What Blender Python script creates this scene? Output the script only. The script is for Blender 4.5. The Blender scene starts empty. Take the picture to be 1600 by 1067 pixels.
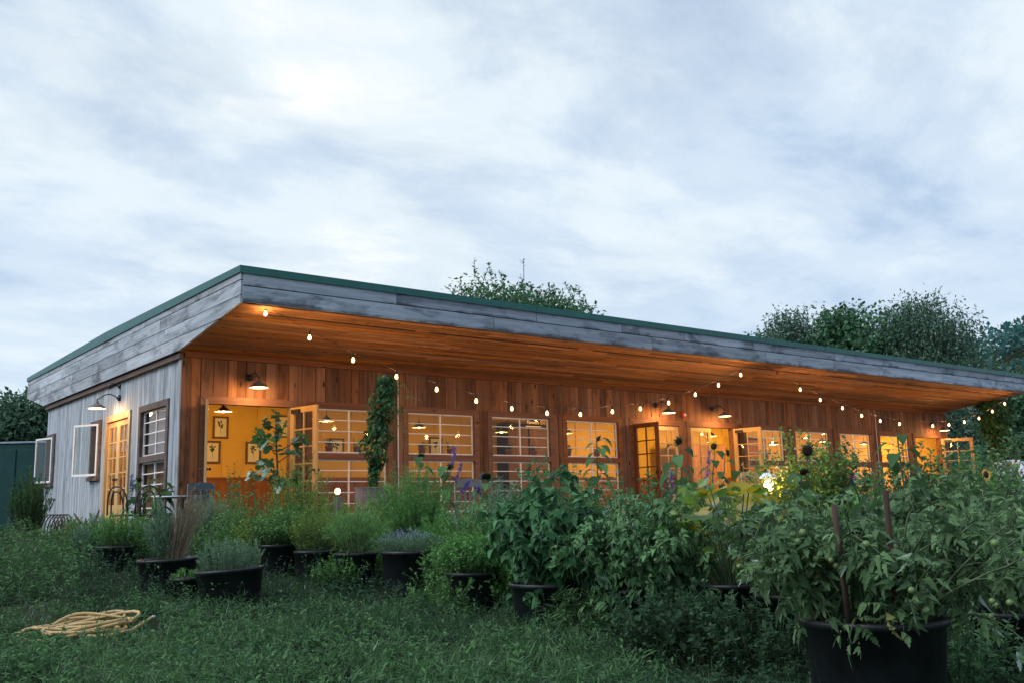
import bpy, math, random
import numpy as np
from mathutils import Vector, Matrix

random.seed(7)
rng = np.random.default_rng(11)
SC = bpy.context.scene
COL = SC.collection
R_ = math.radians

# ------------------------------------------------------------------ camera
CAM_POS = Vector((-5.7568, -16.5475, 0.1667))
RIGHT = Vector((0.78823, -0.61488, -0.02490))
UP = Vector((-0.08537, -0.14933, 0.98510))
FWD = Vector((0.60943, 0.77436, 0.17019))
cd = bpy.data.cameras.new('camera')
cam = bpy.data.objects.new('camera', cd)
COL.objects.link(cam)
cam.matrix_world = Matrix(((RIGHT.x, UP.x, -FWD.x, CAM_POS.x), (RIGHT.y, UP.y, -FWD.y, CAM_POS.y),
                           (RIGHT.z, UP.z, -FWD.z, CAM_POS.z), (0, 0, 0, 1)))
cd.sensor_width = 36.0
cd.lens = 34.12
cd.clip_start = 0.05
cd.clip_end = 2000.0
SC.camera = cam

# ------------------------------------------------------------------ world, sun, exposure
SUN_EL, SUN_AZ = R_(42), R_(283)          # high on the left, veiled by cloud
w = bpy.data.worlds.new('World')
SC.world = w
w.use_nodes = True
wn = w.node_tree
for n in list(wn.nodes):
    wn.nodes.remove(n)


def nd(nt, typ, ins=None, **attrs):
    n = nt.nodes.new(typ)
    for k, v in attrs.items():
        setattr(n, k, v)
    for k, v in (ins or {}).items():
        s = n.inputs[k]
        if isinstance(v, bpy.types.NodeSocket):
            nt.links.new(v, s)
        else:
            s.default_value = v
    return n


def mth(nt, op, a, b=None, c=None, clamp=False):
    n = nt.nodes.new('ShaderNodeMath')
    n.operation = op
    n.use_clamp = clamp
    for i, v in enumerate((a, b, c)):
        if v is None:
            continue
        if isinstance(v, bpy.types.NodeSocket):
            nt.links.new(v, n.inputs[i])
        else:
            n.inputs[i].default_value = v
    return n.outputs[0]


def vmth(nt, op, a, b=None):
    n = nt.nodes.new('ShaderNodeVectorMath')
    n.operation = op
    for i, v in enumerate((a, b)):
        if v is None:
            continue
        if isinstance(v, bpy.types.NodeSocket):
            nt.links.new(v, n.inputs[i])
        else:
            n.inputs[i].default_value = v
    return n


def mix(nt, f, a, b, blend='MIX'):
    n = nt.nodes.new('ShaderNodeMix')
    n.data_type = 'RGBA'
    n.blend_type = blend
    for k, v in ((0, f), (6, a), (7, b)):
        s = n.inputs[k]
        if isinstance(v, bpy.types.NodeSocket):
            nt.links.new(v, s)
        elif k == 0:
            s.default_value = v
        else:
            s.default_value = (v[0], v[1], v[2], 1)
    return n.outputs[2]


def ramp(nt, f, stops, interp='LINEAR'):
    n = nt.nodes.new('ShaderNodeValToRGB')
    n.color_ramp.interpolation = interp
    el = n.color_ramp.elements
    while len(el) < len(stops):
        el.new(0.5)
    for e, (p, c) in zip(el, stops):
        e.position = p
        if not isinstance(c, (tuple, list)):
            c = (c, c, c)
        e.color = (c[0], c[1], c[2], 1)
    nt.links.new(f, n.inputs[0])
    return n.outputs[0]


def noise(nt, vec, scale, detail=5, rough=0.55, dist=0.0):
    return nd(nt, 'ShaderNodeTexNoise', {'Vector': vec, 'Scale': scale, 'Detail': detail, 'Roughness': rough,
                                         'Distortion': dist}).outputs[0]


def build_sky():
    nt = wn
    tc = nd(nt, 'ShaderNodeTexCoord').outputs['Generated']
    d = vmth(nt, 'NORMALIZE', tc).outputs[0]
    sep = nd(nt, 'ShaderNodeSeparateXYZ', {0: d})
    zc = mth(nt, 'ADD', mth(nt, 'ABSOLUTE', sep.outputs[2]), 0.22)
    px = mth(nt, 'DIVIDE', sep.outputs[0], zc)
    py = mth(nt, 'DIVIDE', sep.outputs[1], zc)
    uv = nd(nt, 'ShaderNodeCombineXYZ', {0: px, 1: py, 2: 0.0}).outputs[0]
    mp = nd(nt, 'ShaderNodeMapping', {'Vector': uv, 'Rotation': (0, 0, R_(28)), 'Scale': (0.95, 1.25, 1),
                                      'Location': (0.35, 1.9, 0)}).outputs[0]
    big = noise(nt, mp, 1.05, 3, 0.5, 0.4)
    mid = noise(nt, mp, 2.3, 8, 0.60, 0.35)
    fine = noise(nt, mp, 7.0, 6, 0.62, 0.2)
    # the thinner, brighter part of the cloud deck lies north of the house, heavier cloud to the east
    glow = vmth(nt, 'DOT_PRODUCT', d, (0.49, 0.77, 0.41)).outputs['Value']
    gl = mth(nt, 'SMOOTH_MIN', mth(nt, 'MULTIPLY', mth(nt, 'SUBTRACT', glow, 0.88), 7.0), 1.0, 0.2)
    gl = mth(nt, 'MAXIMUM', gl, -0.07)
    f = mth(nt, 'ADD', mth(nt, 'MULTIPLY', big, 0.95), mth(nt, 'MULTIPLY', mid, 0.46))
    f = mth(nt, 'ADD', f, mth(nt, 'MULTIPLY', fine, 0.22))
    f = mth(nt, 'ADD', mth(nt, 'SUBTRACT', f, 0.365), mth(nt, 'MULTIPLY', gl, 0.24))
    cloud = ramp(nt, f, [(0.14, (0.25, 0.35, 0.48)), (0.34, (0.36, 0.46, 0.59)), (0.50, (0.48, 0.565, 0.66)),
                         (0.64, (0.58, 0.65, 0.695)), (0.80, (0.735, 0.74, 0.735))], 'EASE')
    sky = nd(nt, 'ShaderNodeTexSky', sky_type='NISHITA', sun_disc=False, sun_elevation=SUN_EL,
             sun_rotation=SUN_AZ, altitude=200.0, dust_density=1.5, ozone_density=2.0).outputs[0]
    skys = vmth(nt, 'SCALE', sky)
    skys.inputs['Scale'].default_value = 0.10
    gap = ramp(nt, mid, [(0.30, 0.30), (0.55, 0.06)])
    colr = mix(nt, gap, cloud, skys.outputs[0])
    # hazier and a little paler low down
    low = ramp(nt, mth(nt, 'ABSOLUTE', sep.outputs[2]), [(0.0, 0.40), (0.22, 0.0)])
    colr = mix(nt, low, colr, (0.44, 0.56, 0.67))
    bg = nd(nt, 'ShaderNodeBackground', {'Color': colr, 'Strength': 1.0})
    out = nd(nt, 'ShaderNodeOutputWorld')
    nt.links.new(bg.outputs[0], out.inputs[0])


build_sky()
sl = bpy.data.lights.new('sun', 'SUN')
sl.energy = 1.5
sl.angle = R_(40)
sl.color = (0.97, 0.98, 1.0)
sun = bpy.data.objects.new('sun', sl)
COL.objects.link(sun)
sun.location = (-30, 5, 30)
# direction the light travels: from the left, down on to the gable end
_d = Vector((0.70, -0.16, -0.66)).normalized()
sun.rotation_euler = _d.to_track_quat('-Z', 'Y').to_euler()

SC.view_settings.view_transform = 'Standard'
SC.view_settings.look = 'None'
SC.view_settings.exposure = 0.56
SC.view_settings.gamma = 1.0
SC.view_settings.use_curve_mapping = False
SC.render.engine = 'CYCLES'
SC.cycles.use_denoising = True
SC.cycles.use_adaptive_sampling = True
SC.cycles.adaptive_threshold = 0.02
SC.cycles.max_bounces = 5
SC.cycles.diffuse_bounces = 2
SC.cycles.glossy_bounces = 3
SC.cycles.transparent_max_bounces = 16
SC.cycles.transmission_bounces = 4
SC.cycles.sample_clamp_indirect = 4.0
SC.cycles.caustics_reflective = False
SC.cycles.caustics_refractive = False


# ------------------------------------------------------------------ object helpers
def link(name, me, mat=None, parent=None):
    o = bpy.data.objects.new(name, me)
    COL.objects.link(o)
    if mat is not None and me is not None and not me.materials:
        me.materials.append(mat)
    if parent is not None:
        o.parent = parent
    return o


def empty(name, loc=(0, 0, 0), rz=0.0, label=None, cat=None, group=None, parent=None):
    o = bpy.data.objects.new(name, None)
    COL.objects.link(o)
    o.location = loc
    o.rotation_euler = (0, 0, rz)
    o.empty_display_size = 0.1
    if parent is not None:
        o.parent = parent
    return tag(o, label, cat, group)


def tag(o, label=None, cat=None, group=None, kind=None):
    for k, v in (('label', label), ('category', cat), ('group', group), ('kind', kind)):
        if v:
            o[k] = v
    return o


class MB:
    """collects shapes into one mesh"""

    def __init__(s):
        s.v, s.f, s.sm = [], [], []

    def add(s, vs, fs, smooth=False):
        b = len(s.v)
        s.v.extend([tuple(p) for p in vs])
        s.f.extend([tuple(i + b for i in f) for f in fs])
        s.sm.extend([smooth] * len(fs))
        return s

    def box(s, x0, x1, y0, y1, z0, z1):
        return s.add([(x0, y0, z0), (x1, y0, z0), (x1, y1, z0), (x0, y1, z0), (x0, y0, z1), (x1, y0, z1), (x1, y1, z1), (x0, y1, z1)],
                     [(0, 3, 2, 1), (4, 5, 6, 7), (0, 1, 5, 4), (1, 2, 6, 5), (2, 3, 7, 6), (3, 0, 4, 7)])

    def bbox(s, x0, x1, y0, y1, z0, z1, b=0.004):
        """box with chamfered vertical and horizontal arrises (a cheap bevel)"""
        xs, ys, zs = (x0, x1), (y0, y1), (z0, z1)
        vs, idx = [], {}
        for i in (0, 1):
            for j in (0, 1):
                for k in (0, 1):
                    sx, sy, sz = (1 - 2 * i), (1 - 2 * j), (1 - 2 * k)
                    for a in range(3):
                        p = [xs[i], ys[j], zs[k]]
                        for q in range(3):
                            if q != a:
                                p[q] += (sx, sy, sz)[q] * b
                        idx[(i, j, k, a)] = len(vs)
                        vs.append(tuple(p))
        fs = []
        g = idx
        for a in range(3):
            o1, o2 = [q for q in range(3) if q != a]
            for e in (0, 1):
                ring = []
                for (c1, c2) in ((0, 0), (1, 0), (1, 1), (0, 1)):
                    t = [0, 0, 0]
                    t[a] = e
                    t[o1] = c1
                    t[o2] = c2
                    ring.append(g[(t[0], t[1], t[2], a)])
                fs.append(tuple(ring))
        for a in range(3):
            o1, o2 = [q for q in range(3) if q != a]
            for c1 in (0, 1):
                for c2 in (0, 1):
                    t = [0, 0, 0]
                    t[o1], t[o2] = c1, c2
                    t[a] = 0
                    A = tuple(t)
                    t[a] = 1
                    B = tuple(t)
                    fs.append((g[A + (o1,)], g[B + (o1,)], g[B + (o2,)], g[A + (o2,)]))
        for i in (0, 1):
            for j in (0, 1):
                for k in (0, 1):
                    fs.append((g[(i, j, k, 0)], g[(i, j, k, 1)], g[(i, j, k, 2)]))
        return s.add(vs, fs)

    def prism(s, poly, axis, a0, a1):
        """extrude a polygon given in the two other axes"""
        n = len(poly)
        vs = []
        for a in (a0, a1):
            for (p, q) in poly:
                vs.append({0: (a, p, q), 1: (p, a, q), 2: (p, q, a)}[axis])
        fs = [tuple(range(n)), tuple(range(2 * n - 1, n - 1, -1))]
        for i in range(n):
            j = (i + 1) % n
            fs.append((i, i + n, j + n, j))
        return s.add(vs, fs)

    def tube(s, path, rad, n=6, cap=True):
        P = [Vector(p) for p in path]
        if not isinstance(rad, (list, tuple)):
            rad = [rad] * len(P)
        vs, fs = [], []
        u = None
        for i, p in enumerate(P):
            t = (P[min(i + 1, len(P) - 1)] - P[max(i - 1, 0)])
            t = t.normalized() if t.length > 1e-9 else Vector((0, 0, 1))
            if u is None:
                u = t.orthogonal().normalized()
            else:
                u = (u - t * u.dot(t))
                u = u.normalized() if u.length > 1e-6 else t.orthogonal().normalized()
            v = t.cross(u)
            for k in range(n):
                a = 2 * math.pi * k / n
                vs.append(p + (u * math.cos(a) + v * math.sin(a)) * rad[i])
        for i in range(len(P) - 1):
            for k in range(n):
                k2 = (k + 1) % n
                fs.append((i * n + k, i * n + k2, (i + 1) * n + k2, (i + 1) * n + k))
        if cap:
            fs.append(tuple(range(n - 1, -1, -1)))
            fs.append(tuple(range((len(P) - 1) * n, len(P) * n)))
        return s.add(vs, fs, True)

    def lathe(s, prof, n=20, c=(0, 0, 0), smooth=True):
        vs, fs = [], []
        for (r, z) in prof:
            for k in range(n):
                a = 2 * math.pi * k / n
                vs.append((c[0] + r * math.cos(a), c[1] + r * math.sin(a), c[2] + z))
        for i in range(len(prof) - 1):
            for k in range(n):
                k2 = (k + 1) % n
                fs.append((i * n + k, i * n + k2, (i + 1) * n + k2, (i + 1) * n + k))
        return s.add(vs, fs, smooth)

    def ball(s, c, r, n=10, m=6, sz=1.0):
        prof = [(max(r * math.sin(math.pi * i / m), r * 0.01), -r * sz * math.cos(math.pi * i / m)) for i in range(m + 1)]
        return s.lathe(prof, n, c)

    def mesh(s, name):
        me = bpy.data.meshes.new(name)
        me.from_pydata(s.v, [], s.f)
        me.polygons.foreach_set('use_smooth', s.sm)
        me.update()
        return me

    def build(s, name, mat, parent=None):
        return link(name, s.mesh(name), mat, parent)


def recalc(me):
    import bmesh
    bm = bmesh.new()
    bm.from_mesh(me)
    bmesh.ops.recalc_face_normals(bm, faces=bm.faces)
    bm.to_mesh(me)
    bm.free()


# ------------------------------------------------------------------ materials
def newmat(name):
    m = bpy.data.materials.new(name)
    m.use_nodes = True
    nt = m.node_tree
    for n in list(nt.nodes):
        nt.nodes.remove(n)
    out = nd(nt, 'ShaderNodeOutputMaterial')
    return m, nt, out


def pbr(nt, out, col, rough=0.7, bump=None, bump_d=0.01, bump_s=0.5, spec=0.4, metallic=0.0):
    b = nd(nt, 'ShaderNodeBsdfPrincipled', {'Roughness': rough, 'Metallic': metallic})
    b.inputs['Specular IOR Level'].default_value = spec
    if isinstance(col, bpy.types.NodeSocket):
        nt.links.new(col, b.inputs['Base Color'])
    else:
        b.inputs['Base Color'].default_value = (*col, 1)
    if bump is not None:
        bp = nd(nt, 'ShaderNodeBump', {'Height': bump, 'Distance': bump_d, 'Strength': bump_s})
        nt.links.new(bp.outputs[0], b.inputs['Normal'])
    nt.links.new(b.outputs[0], out.inputs[0])
    return b


def simple(name, col, rough=0.6, var=0.0, scale=8.0, spec=0.4, metallic=0.0, bump=0.0):
    m, nt, out = newmat(name)
    tc = nd(nt, 'ShaderNodeTexCoord').outputs['Object']
    nz = noise(nt, tc, scale, 5, 0.6)
    c = col
    if var:
        c = mix(nt, ramp(nt, nz, [(0.3, 0.0), (0.7, 1.0)]), tuple(x * (1 - var) for x in col), tuple(min(1, x * (1 + var)) for x in col))
    pbr(nt, out, c, rough, nz if bump else None, 0.01, bump, spec, metallic)
    return m


def wood(name, c_dark, c_light, grain=(26, 26, 1.1), knots=0.0, stain=None, stain_amt=0.0, varn=0.25, rough=0.75,
         edge_stain=0.0):
    """boards: grain runs along the local axis with the small scale; every board gets its own offset and tone"""
    m, nt, out = newmat(name)
    tc = nd(nt, 'ShaderNodeTexCoord').outputs['Object']
    oi = nd(nt, 'ShaderNodeObjectInfo')
    rnd = oi.outputs['Random']
    off = nd(nt, 'ShaderNodeCombineXYZ', {0: mth(nt, 'MULTIPLY', rnd, 37.0), 1: mth(nt, 'MULTIPLY', rnd, 71.0),
                                          2: mth(nt, 'MULTIPLY', rnd, 53.0)}).outputs[0]
    vec = vmth(nt, 'ADD', tc, off).outputs[0]
    gv = vmth(nt, 'MULTIPLY', vec, grain).outputs[0]
    g = noise(nt, gv, 1.0, 5, 0.68, 0.3)
    g2 = noise(nt, vmth(nt, 'MULTIPLY', vec, tuple(x * 0.22 for x in grain)).outputs[0], 1.0, 3, 0.55, 0.5)
    f = mth(nt, 'ADD', mth(nt, 'MULTIPLY', g, 0.6), mth(nt, 'MULTIPLY', g2, 0.55))
    c = mix(nt, ramp(nt, f, [(0.36, 0.0), (0.74, 1.0)]), c_dark, c_light)
    tone = mth(nt, 'ADD', 1.0 - varn, mth(nt, 'MULTIPLY', mth(nt, 'FRACT', mth(nt, 'MULTIPLY', rnd, 17.31)), 2 * varn))
    cc = nd(nt, 'ShaderNodeHueSaturation', {'Color': c, 'Value': tone,
                                            'Saturation': mth(nt, 'ADD', 0.88, mth(nt, 'MULTIPLY', mth(nt, 'FRACT', mth(nt, 'MULTIPLY', rnd, 5.77)), 0.26))}).outputs[0]
    if knots:
        kv = vmth(nt, 'MULTIPLY', vec, tuple((4.2 if x > 5 else 1.9) for x in grain)).outputs[0]
        kd = nd(nt, 'ShaderNodeTexVoronoi', {'Vector': kv, 'Scale': 1.0, 'Randomness': 1.0}).outputs['Distance']
        k = ramp(nt, mth(nt, 'ADD', kd, mth(nt, 'MULTIPLY', g, 0.06)), [(0.08, 1.0), (0.17, 0.0)])
        cc = mix(nt, mth(nt, 'MULTIPLY', k, knots), cc, tuple(x * 0.18 for x in c_dark))
    if stain is not None:
        sn = noise(nt, vmth(nt, 'MULTIPLY', vec, tuple(max(x * 0.12, 0.9) for x in grain)).outputs[0], 1.3, 4, 0.66, 0.4)
        sf = ramp(nt, sn, [(0.50, 0.0), (0.70, 1.0)])
        if edge_stain:
            sp = nd(nt, 'ShaderNodeSeparateXYZ', {0: tc})
            e = mth(nt, 'ADD', mth(nt, 'MULTIPLY', sp.outputs[2], -edge_stain), mth(nt, 'MULTIPLY', mth(nt, 'SUBTRACT', sn, 0.5), 3.0))
            sf = mth(nt, 'MAXIMUM', sf, ramp(nt, e, [(0.30, 0.0), (0.85, 1.0)]))
        cc = mix(nt, mth(nt, 'MULTIPLY', sf, stain_amt), cc, stain)
    pbr(nt, out, cc, rough, g, 0.006, 0.55, 0.25)
    return m


def leafmat(name, dark, light, odd=None, p_odd=0.0, transl=0.28, gloss=0.075, rough=0.55, raw=False):
    """foliage: a tone for every leaf from its own random value, light passing through the blade"""
    if not raw:
        dark, light = (dark[0] * 1.15, dark[1] * 1.3, dark[2] * 1.2), (light[0] * 2.35, light[1] * 2.6, light[2] * 2.1)
    m, nt, out = newmat(name)
    at = nd(nt, 'ShaderNodeAttribute', attribute_name='rnd').outputs['Fac']
    stops = [(0.0, dark), (0.55, tuple((a + b) / 2 for a, b in zip(dark, light))), (1.0, light)]
    if odd and p_odd:
        stops = [(0.0, dark), (0.5, tuple((a + b) / 2 for a, b in zip(dark, light))), (1 - p_odd - 0.02, light), (1 - p_odd, odd), (1.0, odd)]
    c = ramp(nt, at, stops)
    tc = nd(nt, 'ShaderNodeTexCoord').outputs['Object']
    nz = noise(nt, tc, 3.0, 3, 0.6)
    c = mix(nt, mth(nt, 'MULTIPLY', nz, 0.25), c, tuple(x * 0.6 for x in dark))
    df = nd(nt, 'ShaderNodeBsdfDiffuse', {'Color': c})
    ct = nd(nt, 'ShaderNodeHueSaturation', {'Color': c, 'Saturation': 1.15, 'Value': 1.5, 'Hue': 0.49}).outputs[0]
    tr = nd(nt, 'ShaderNodeBsdfTranslucent', {'Color': ct})
    mx = nd(nt, 'ShaderNodeMixShader', {0: transl, 1: df.outputs[0], 2: tr.outputs[0]})
    gl = nd(nt, 'ShaderNodeBsdfGlossy', {'Color': (0.9, 0.95, 1, 1), 'Roughness': rough})
    lw = nd(nt, 'ShaderNodeLayerWeight', {'Blend': 0.25}).outputs['Fresnel']
    mx2 = nd(nt, 'ShaderNodeMixShader', {0: mth(nt, 'MULTIPLY', lw, gloss * 3.0), 1: mx.outputs[0], 2: gl.outputs[0]})
    nt.links.new(mx2.outputs[0], out.inputs[0])
    return m


def glassmat():
    m, nt, out = newmat('window_glass')
    tc = nd(nt, 'ShaderNodeTexCoord').outputs['Object']
    nz = noise(nt, tc, 2.2, 2, 0.5)
    bp = nd(nt, 'ShaderNodeBump', {'Height': nz, 'Distance': 0.01, 'Strength': 0.25}).outputs[0]
    bf = nd(nt, 'ShaderNodeNewGeometry').outputs['Backfacing']
    ior = mth(nt, 'SUBTRACT', 1.22, mth(nt, 'MULTIPLY', bf, 1.22 - 1 / 1.22))     # thin sheet: the far face reflects like the near one
    fr = nd(nt, 'ShaderNodeFresnel', {'IOR': ior, 'Normal': bp}).outputs[0]
    tr = nd(nt, 'ShaderNodeBsdfTransparent', {'Color': (0.93, 0.95, 0.94, 1)})
    gl = nd(nt, 'ShaderNodeBsdfGlossy', {'Color': (1, 1, 1, 1), 'Roughness': 0.02, 'Normal': bp})
    mx = nd(nt, 'ShaderNodeMixShader', {0: fr, 1: tr.outputs[0], 2: gl.outputs[0]})
    nt.links.new(mx.outputs[0], out.inputs[0])
    return m


def emit(name, col, strength):
    m, nt, out = newmat(name)
    e = nd(nt, 'ShaderNodeEmission', {'Color': (*col, 1), 'Strength': strength})
    nt.links.new(e.outputs[0], out.inputs[0])
    m.cycles.emission_sampling = 'NONE'      # each lamp carries a real light of its own
    return m


M = {}
M['grey_v'] = wood('weathered_grey_boards', (0.20, 0.22, 0.25), (0.52, 0.56, 0.605), (30, 30, 1.0), 0.5, (0.10, 0.11, 0.12), 0.6, 0.22, 0.85)
M['grey_x'] = wood('weathered_fascia_front', (0.20, 0.225, 0.265), (0.50, 0.55, 0.62), (0.9, 26, 22), 0.45, (0.045, 0.05, 0.06), 0.8, 0.20, 0.85, 6.0)
M['grey_y'] = wood('weathered_fascia_side', (0.21, 0.23, 0.26), (0.53, 0.565, 0.61), (26, 0.9, 22), 0.45, (0.05, 0.055, 0.065), 0.75, 0.20, 0.85)
M['cedar_v'] = wood('cedar_wall_boards', (0.10, 0.045, 0.026), (0.30, 0.145, 0.080), (26, 26, 0.9), 1.0, (0.05, 0.024, 0.016), 0.7, 0.38, 0.7)
M['cedar_x'] = wood('cedar_soffit_boards', (0.17, 0.072, 0.030), (0.42, 0.200, 0.082), (0.8, 24, 24), 0.9, (0.07, 0.030, 0.017), 0.6, 0.40, 0.7)
M['trim_v'] = wood('brown_trim_upright', (0.12, 0.050, 0.028), (0.27, 0.120, 0.064), (28, 28, 1.0), 0.7, None, 0, 0.15, 0.7)
M['trim_x'] = wood('brown_trim_level', (0.12, 0.050, 0.028), (0.27, 0.120, 0.064), (1.0, 28, 28), 0.7, None, 0, 0.15, 0.7)
M['trim_old'] = wood('old_dark_trim', (0.07, 0.055, 0.05), (0.19, 0.14, 0.12), (24, 1.2, 24), 0.3, None, 0, 0.15, 0.85)
M['pine_v'] = wood('pine_door', (0.42, 0.25, 0.10), (0.66, 0.44, 0.20), (22, 22, 0.9), 0.5, None, 0, 0.08, 0.5)
M['dark_back'] = simple('dark_sheathing', (0.035, 0.02, 0.013), 0.9)
M['white'] = simple('white_sash_paint', (0.86, 0.84, 0.83), 0.5, 0.10, 14)
M['glass'] = glassmat()
M['green_metal'] = simple('green_roof_metal', (0.015, 0.11, 0.095), 0.38, 0.15, 3, 0.5, 0.3)
M['black_metal'] = simple('black_iron', (0.018, 0.018, 0.02), 0.45, 0.2, 12, 0.5)
M['shade_out'] = simple('lamp_shade_enamel', (0.16, 0.14, 0.13), 0.4, 0.15, 9)
M['shade_in'] = simple('lamp_shade_inside', (0.8, 0.78, 0.72), 0.5)
M['bulb'] = emit('lit_bulb', (1.0, 0.60, 0.22), 9.0)
M['lampdisc'] = emit('lit_lamp', (1.0, 0.66, 0.30), 9.0)
M['orange'] = simple('orange_limewash', (0.66, 0.385, 0.08), 0.85, 0.10, 1.3)
M['floor'] = simple('dark_plank_floor', (0.09, 0.05, 0.03), 0.6, 0.2, 2)
M['ceil'] = simple('brown_ceiling', (0.16, 0.085, 0.045), 0.8, 0.15, 2)
M['plastic'] = simple('black_nursery_plastic', (0.008, 0.010, 0.013), 0.5, 0.5, 9, 0.5, 0, 0.15)
M['soil'] = simple('potting_soil', (0.03, 0.02, 0.014), 0.95, 0.4, 40, 0.1, 0, 0.6)
M['terracotta'] = simple('terracotta', (0.36, 0.12, 0.06), 0.85, 0.2, 9)
M['red'] = simple('red_alarm', (0.30, 0.02, 0.015), 0.5)
M['frame_brown'] = simple('picture_frame_wood', (0.13, 0.06, 0.03), 0.6, 0.2, 14)
M['paper'] = simple('picture_paper', (0.70, 0.62, 0.45), 0.8, 0.05, 6)
M['inkgreen'] = simple('printed_leaf', (0.05, 0.06, 0.025), 0.9)
M['steel'] = simple('galvanised_steel', (0.30, 0.36, 0.40), 0.45, 0.2, 7, 0.5, 0.6)
M['bluegrey'] = simple('blue_grey_paint', (0.06, 0.085, 0.115), 0.6, 0.15, 8)
M['greywood_planter'] = wood('grey_planter_boards', (0.09, 0.075, 0.075), (0.24, 0.20, 0.195), (24, 24, 1.0), 0.3, None, 0, 0.2, 0.85)
# ------------------------------------------------------------------ terrain
_h = Vector((FWD.x, FWD.y)).normalized()
_GD = [-60, -10, 4, 7, 9, 10, 11, 12, 14, 16, 25, 60, 400]
_GZ = [-1.05, -0.98, -0.83, -0.76, -0.69, -0.58, -0.48, -0.40, -0.28, -0.21, -0.15, -0.12, 0.3]


def ground_np(x, y):
    d = (x - CAM_POS.x) * _h.x + (y - CAM_POS.y) * _h.y
    z = np.interp(d, _GD, _GZ)
    bump = 0.035 * np.sin(x * 1.3 + y * 0.7) * np.sin(y * 1.1 - x * 0.4) + 0.02 * np.sin(x * 3.1) * np.sin(y * 2.7 + 1)
    return z + bump * np.clip((16 - d) / 4, 0, 1)


def gz(x, y):
    return float(ground_np(np.array([float(x)]), np.array([float(y)]))[0])


def gp(u, d):
    """ground point at viewing depth d on the bearing of column u of the photograph"""
    k = (u - 800.0) / 1516.65
    l = -0.2
    for _ in range(8):
        p = CAM_POS + (FWD + RIGHT * k + UP * l) * d
        z = gz(p.x, p.y)
        l += (z - p.z) / (UP.z * d)
    return Vector((p.x, p.y, z))


def px(u, v, d):
    k, l = (u - 800.0) / 1516.65, -(v - 533.5) / 1516.65
    return CAM_POS + (FWD + RIGHT * k + UP * l) * d


def grid_sheet(name, xs, ys, zf, mat, parent=None):
    X, Y = np.meshgrid(xs, ys)
    Z = zf(X, Y)
    nx, ny = len(xs), len(ys)
    V = np.stack([X.ravel(), Y.ravel(), Z.ravel()], 1)
    i = np.arange(nx * ny).reshape(ny, nx)
    F = np.stack([i[:-1, :-1].ravel(), i[:-1, 1:].ravel(), i[1:, 1:].ravel(), i[1:, :-1].ravel()], 1)
    return link(name, np_mesh(name, V, F, smooth=True), mat, parent)


def np_mesh(name, V, F, rnd=None, smooth=False):
    V = np.ascontiguousarray(V, dtype=np.float32)
    F = np.ascontiguousarray(F, dtype=np.int32)
    me = bpy.data.meshes.new(name)
    k = F.shape[1]
    me.vertices.add(len(V))
    me.vertices.foreach_set('co', V.ravel())
    me.loops.add(F.size)
    me.loops.foreach_set('vertex_index', F.ravel())
    me.polygons.add(len(F))
    me.polygons.foreach_set('loop_start', np.arange(0, F.size, k, dtype=np.int32))
    me.polygons.foreach_set('loop_total', np.full(len(F), k, dtype=np.int32))
    if smooth:
        me.polygons.foreach_set('use_smooth', np.ones(len(F), dtype=bool))
    if rnd is not None:
        a = me.attributes.new('rnd', 'FLOAT', 'POINT')
        a.data.foreach_set('value', np.ascontiguousarray(rnd, dtype=np.float32))
    me.update(calc_edges=True)
    return me


def ground_mat():
    m, nt, out = newmat('soil_and_grass_ground')
    g = nd(nt, 'ShaderNodeNewGeometry').outputs['Position']
    n1 = noise(nt, g, 1.1, 6, 0.6)
    n2 = noise(nt, g, 14.0, 5, 0.65)
    c = mix(nt, ramp(nt, n1, [(0.35, 0.0), (0.65, 1.0)]), (0.012, 0.020, 0.011), (0.022, 0.036, 0.016))
    c = mix(nt, ramp(nt, n2, [(0.45, 0.0), (0.75, 0.7)]), c, (0.035, 0.030, 0.020))
    pbr(nt, out, c, 0.95, n2, 0.03, 0.8, 0.1)
    return m


def gravel_mat():
    m, nt, out = newmat('blue_grey_gravel')
    g = nd(nt, 'ShaderNodeNewGeometry').outputs['Position']
    v = nd(nt, 'ShaderNodeTexVoronoi', {'Vector': g, 'Scale': 42.0})
    c = mix(nt, v.outputs['Color'], (0.10, 0.11, 0.14), (0.24, 0.25, 0.29))
    h = mth(nt, 'SUBTRACT', 1.0, v.outputs['Distance'])
    pbr(nt, out, c, 0.85, h, 0.02, 0.9, 0.3)
    return m


M['ground'] = ground_mat()
M['gravel'] = gravel_mat()
xs = np.concatenate([np.linspace(-400, -40, 10), np.linspace(-34, 40, 150), np.linspace(48, 600, 14)])
ys = np.concatenate([np.linspace(-300, -40, 8), np.linspace(-34, 30, 130), np.linspace(38, 600, 14)])
tag(grid_sheet('ground', xs, ys, ground_np, M['ground']), kind='structure')
# gravel terrace in front of the house, 12 mm above the soil, following its fall
_ss = np.linspace(11.9, 36, 60)
_tt = np.linspace(-4.6, 26, 60)
_S, _T = np.meshgrid(_ss, _tt)
_X = CAM_POS.x + _h.x * _S + _h.y * _T
_Y = CAM_POS.y + _h.y * _S - _h.x * _T
_V = np.stack([_X.ravel(), _Y.ravel(), (ground_np(_X, _Y) + 0.012).ravel()], 1)
_i = np.arange(3600).reshape(60, 60)
_F = np.stack([_i[:-1, :-1].ravel(), _i[1:, :-1].ravel(), _i[1:, 1:].ravel(), _i[:-1, 1:].ravel()], 1)
tag(link('gravel_terrace', np_mesh('gravel_terrace', _V, _F[:, ::-1], smooth=True), M['gravel']), kind='structure')

# ------------------------------------------------------------------ the house
XE = 25.5           # east end of the front wall
HOUSE = empty('cedar_building', (0, 0, 0), 0, 'long low wooden building with grey fascia and glowing orange windows', 'building')


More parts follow.
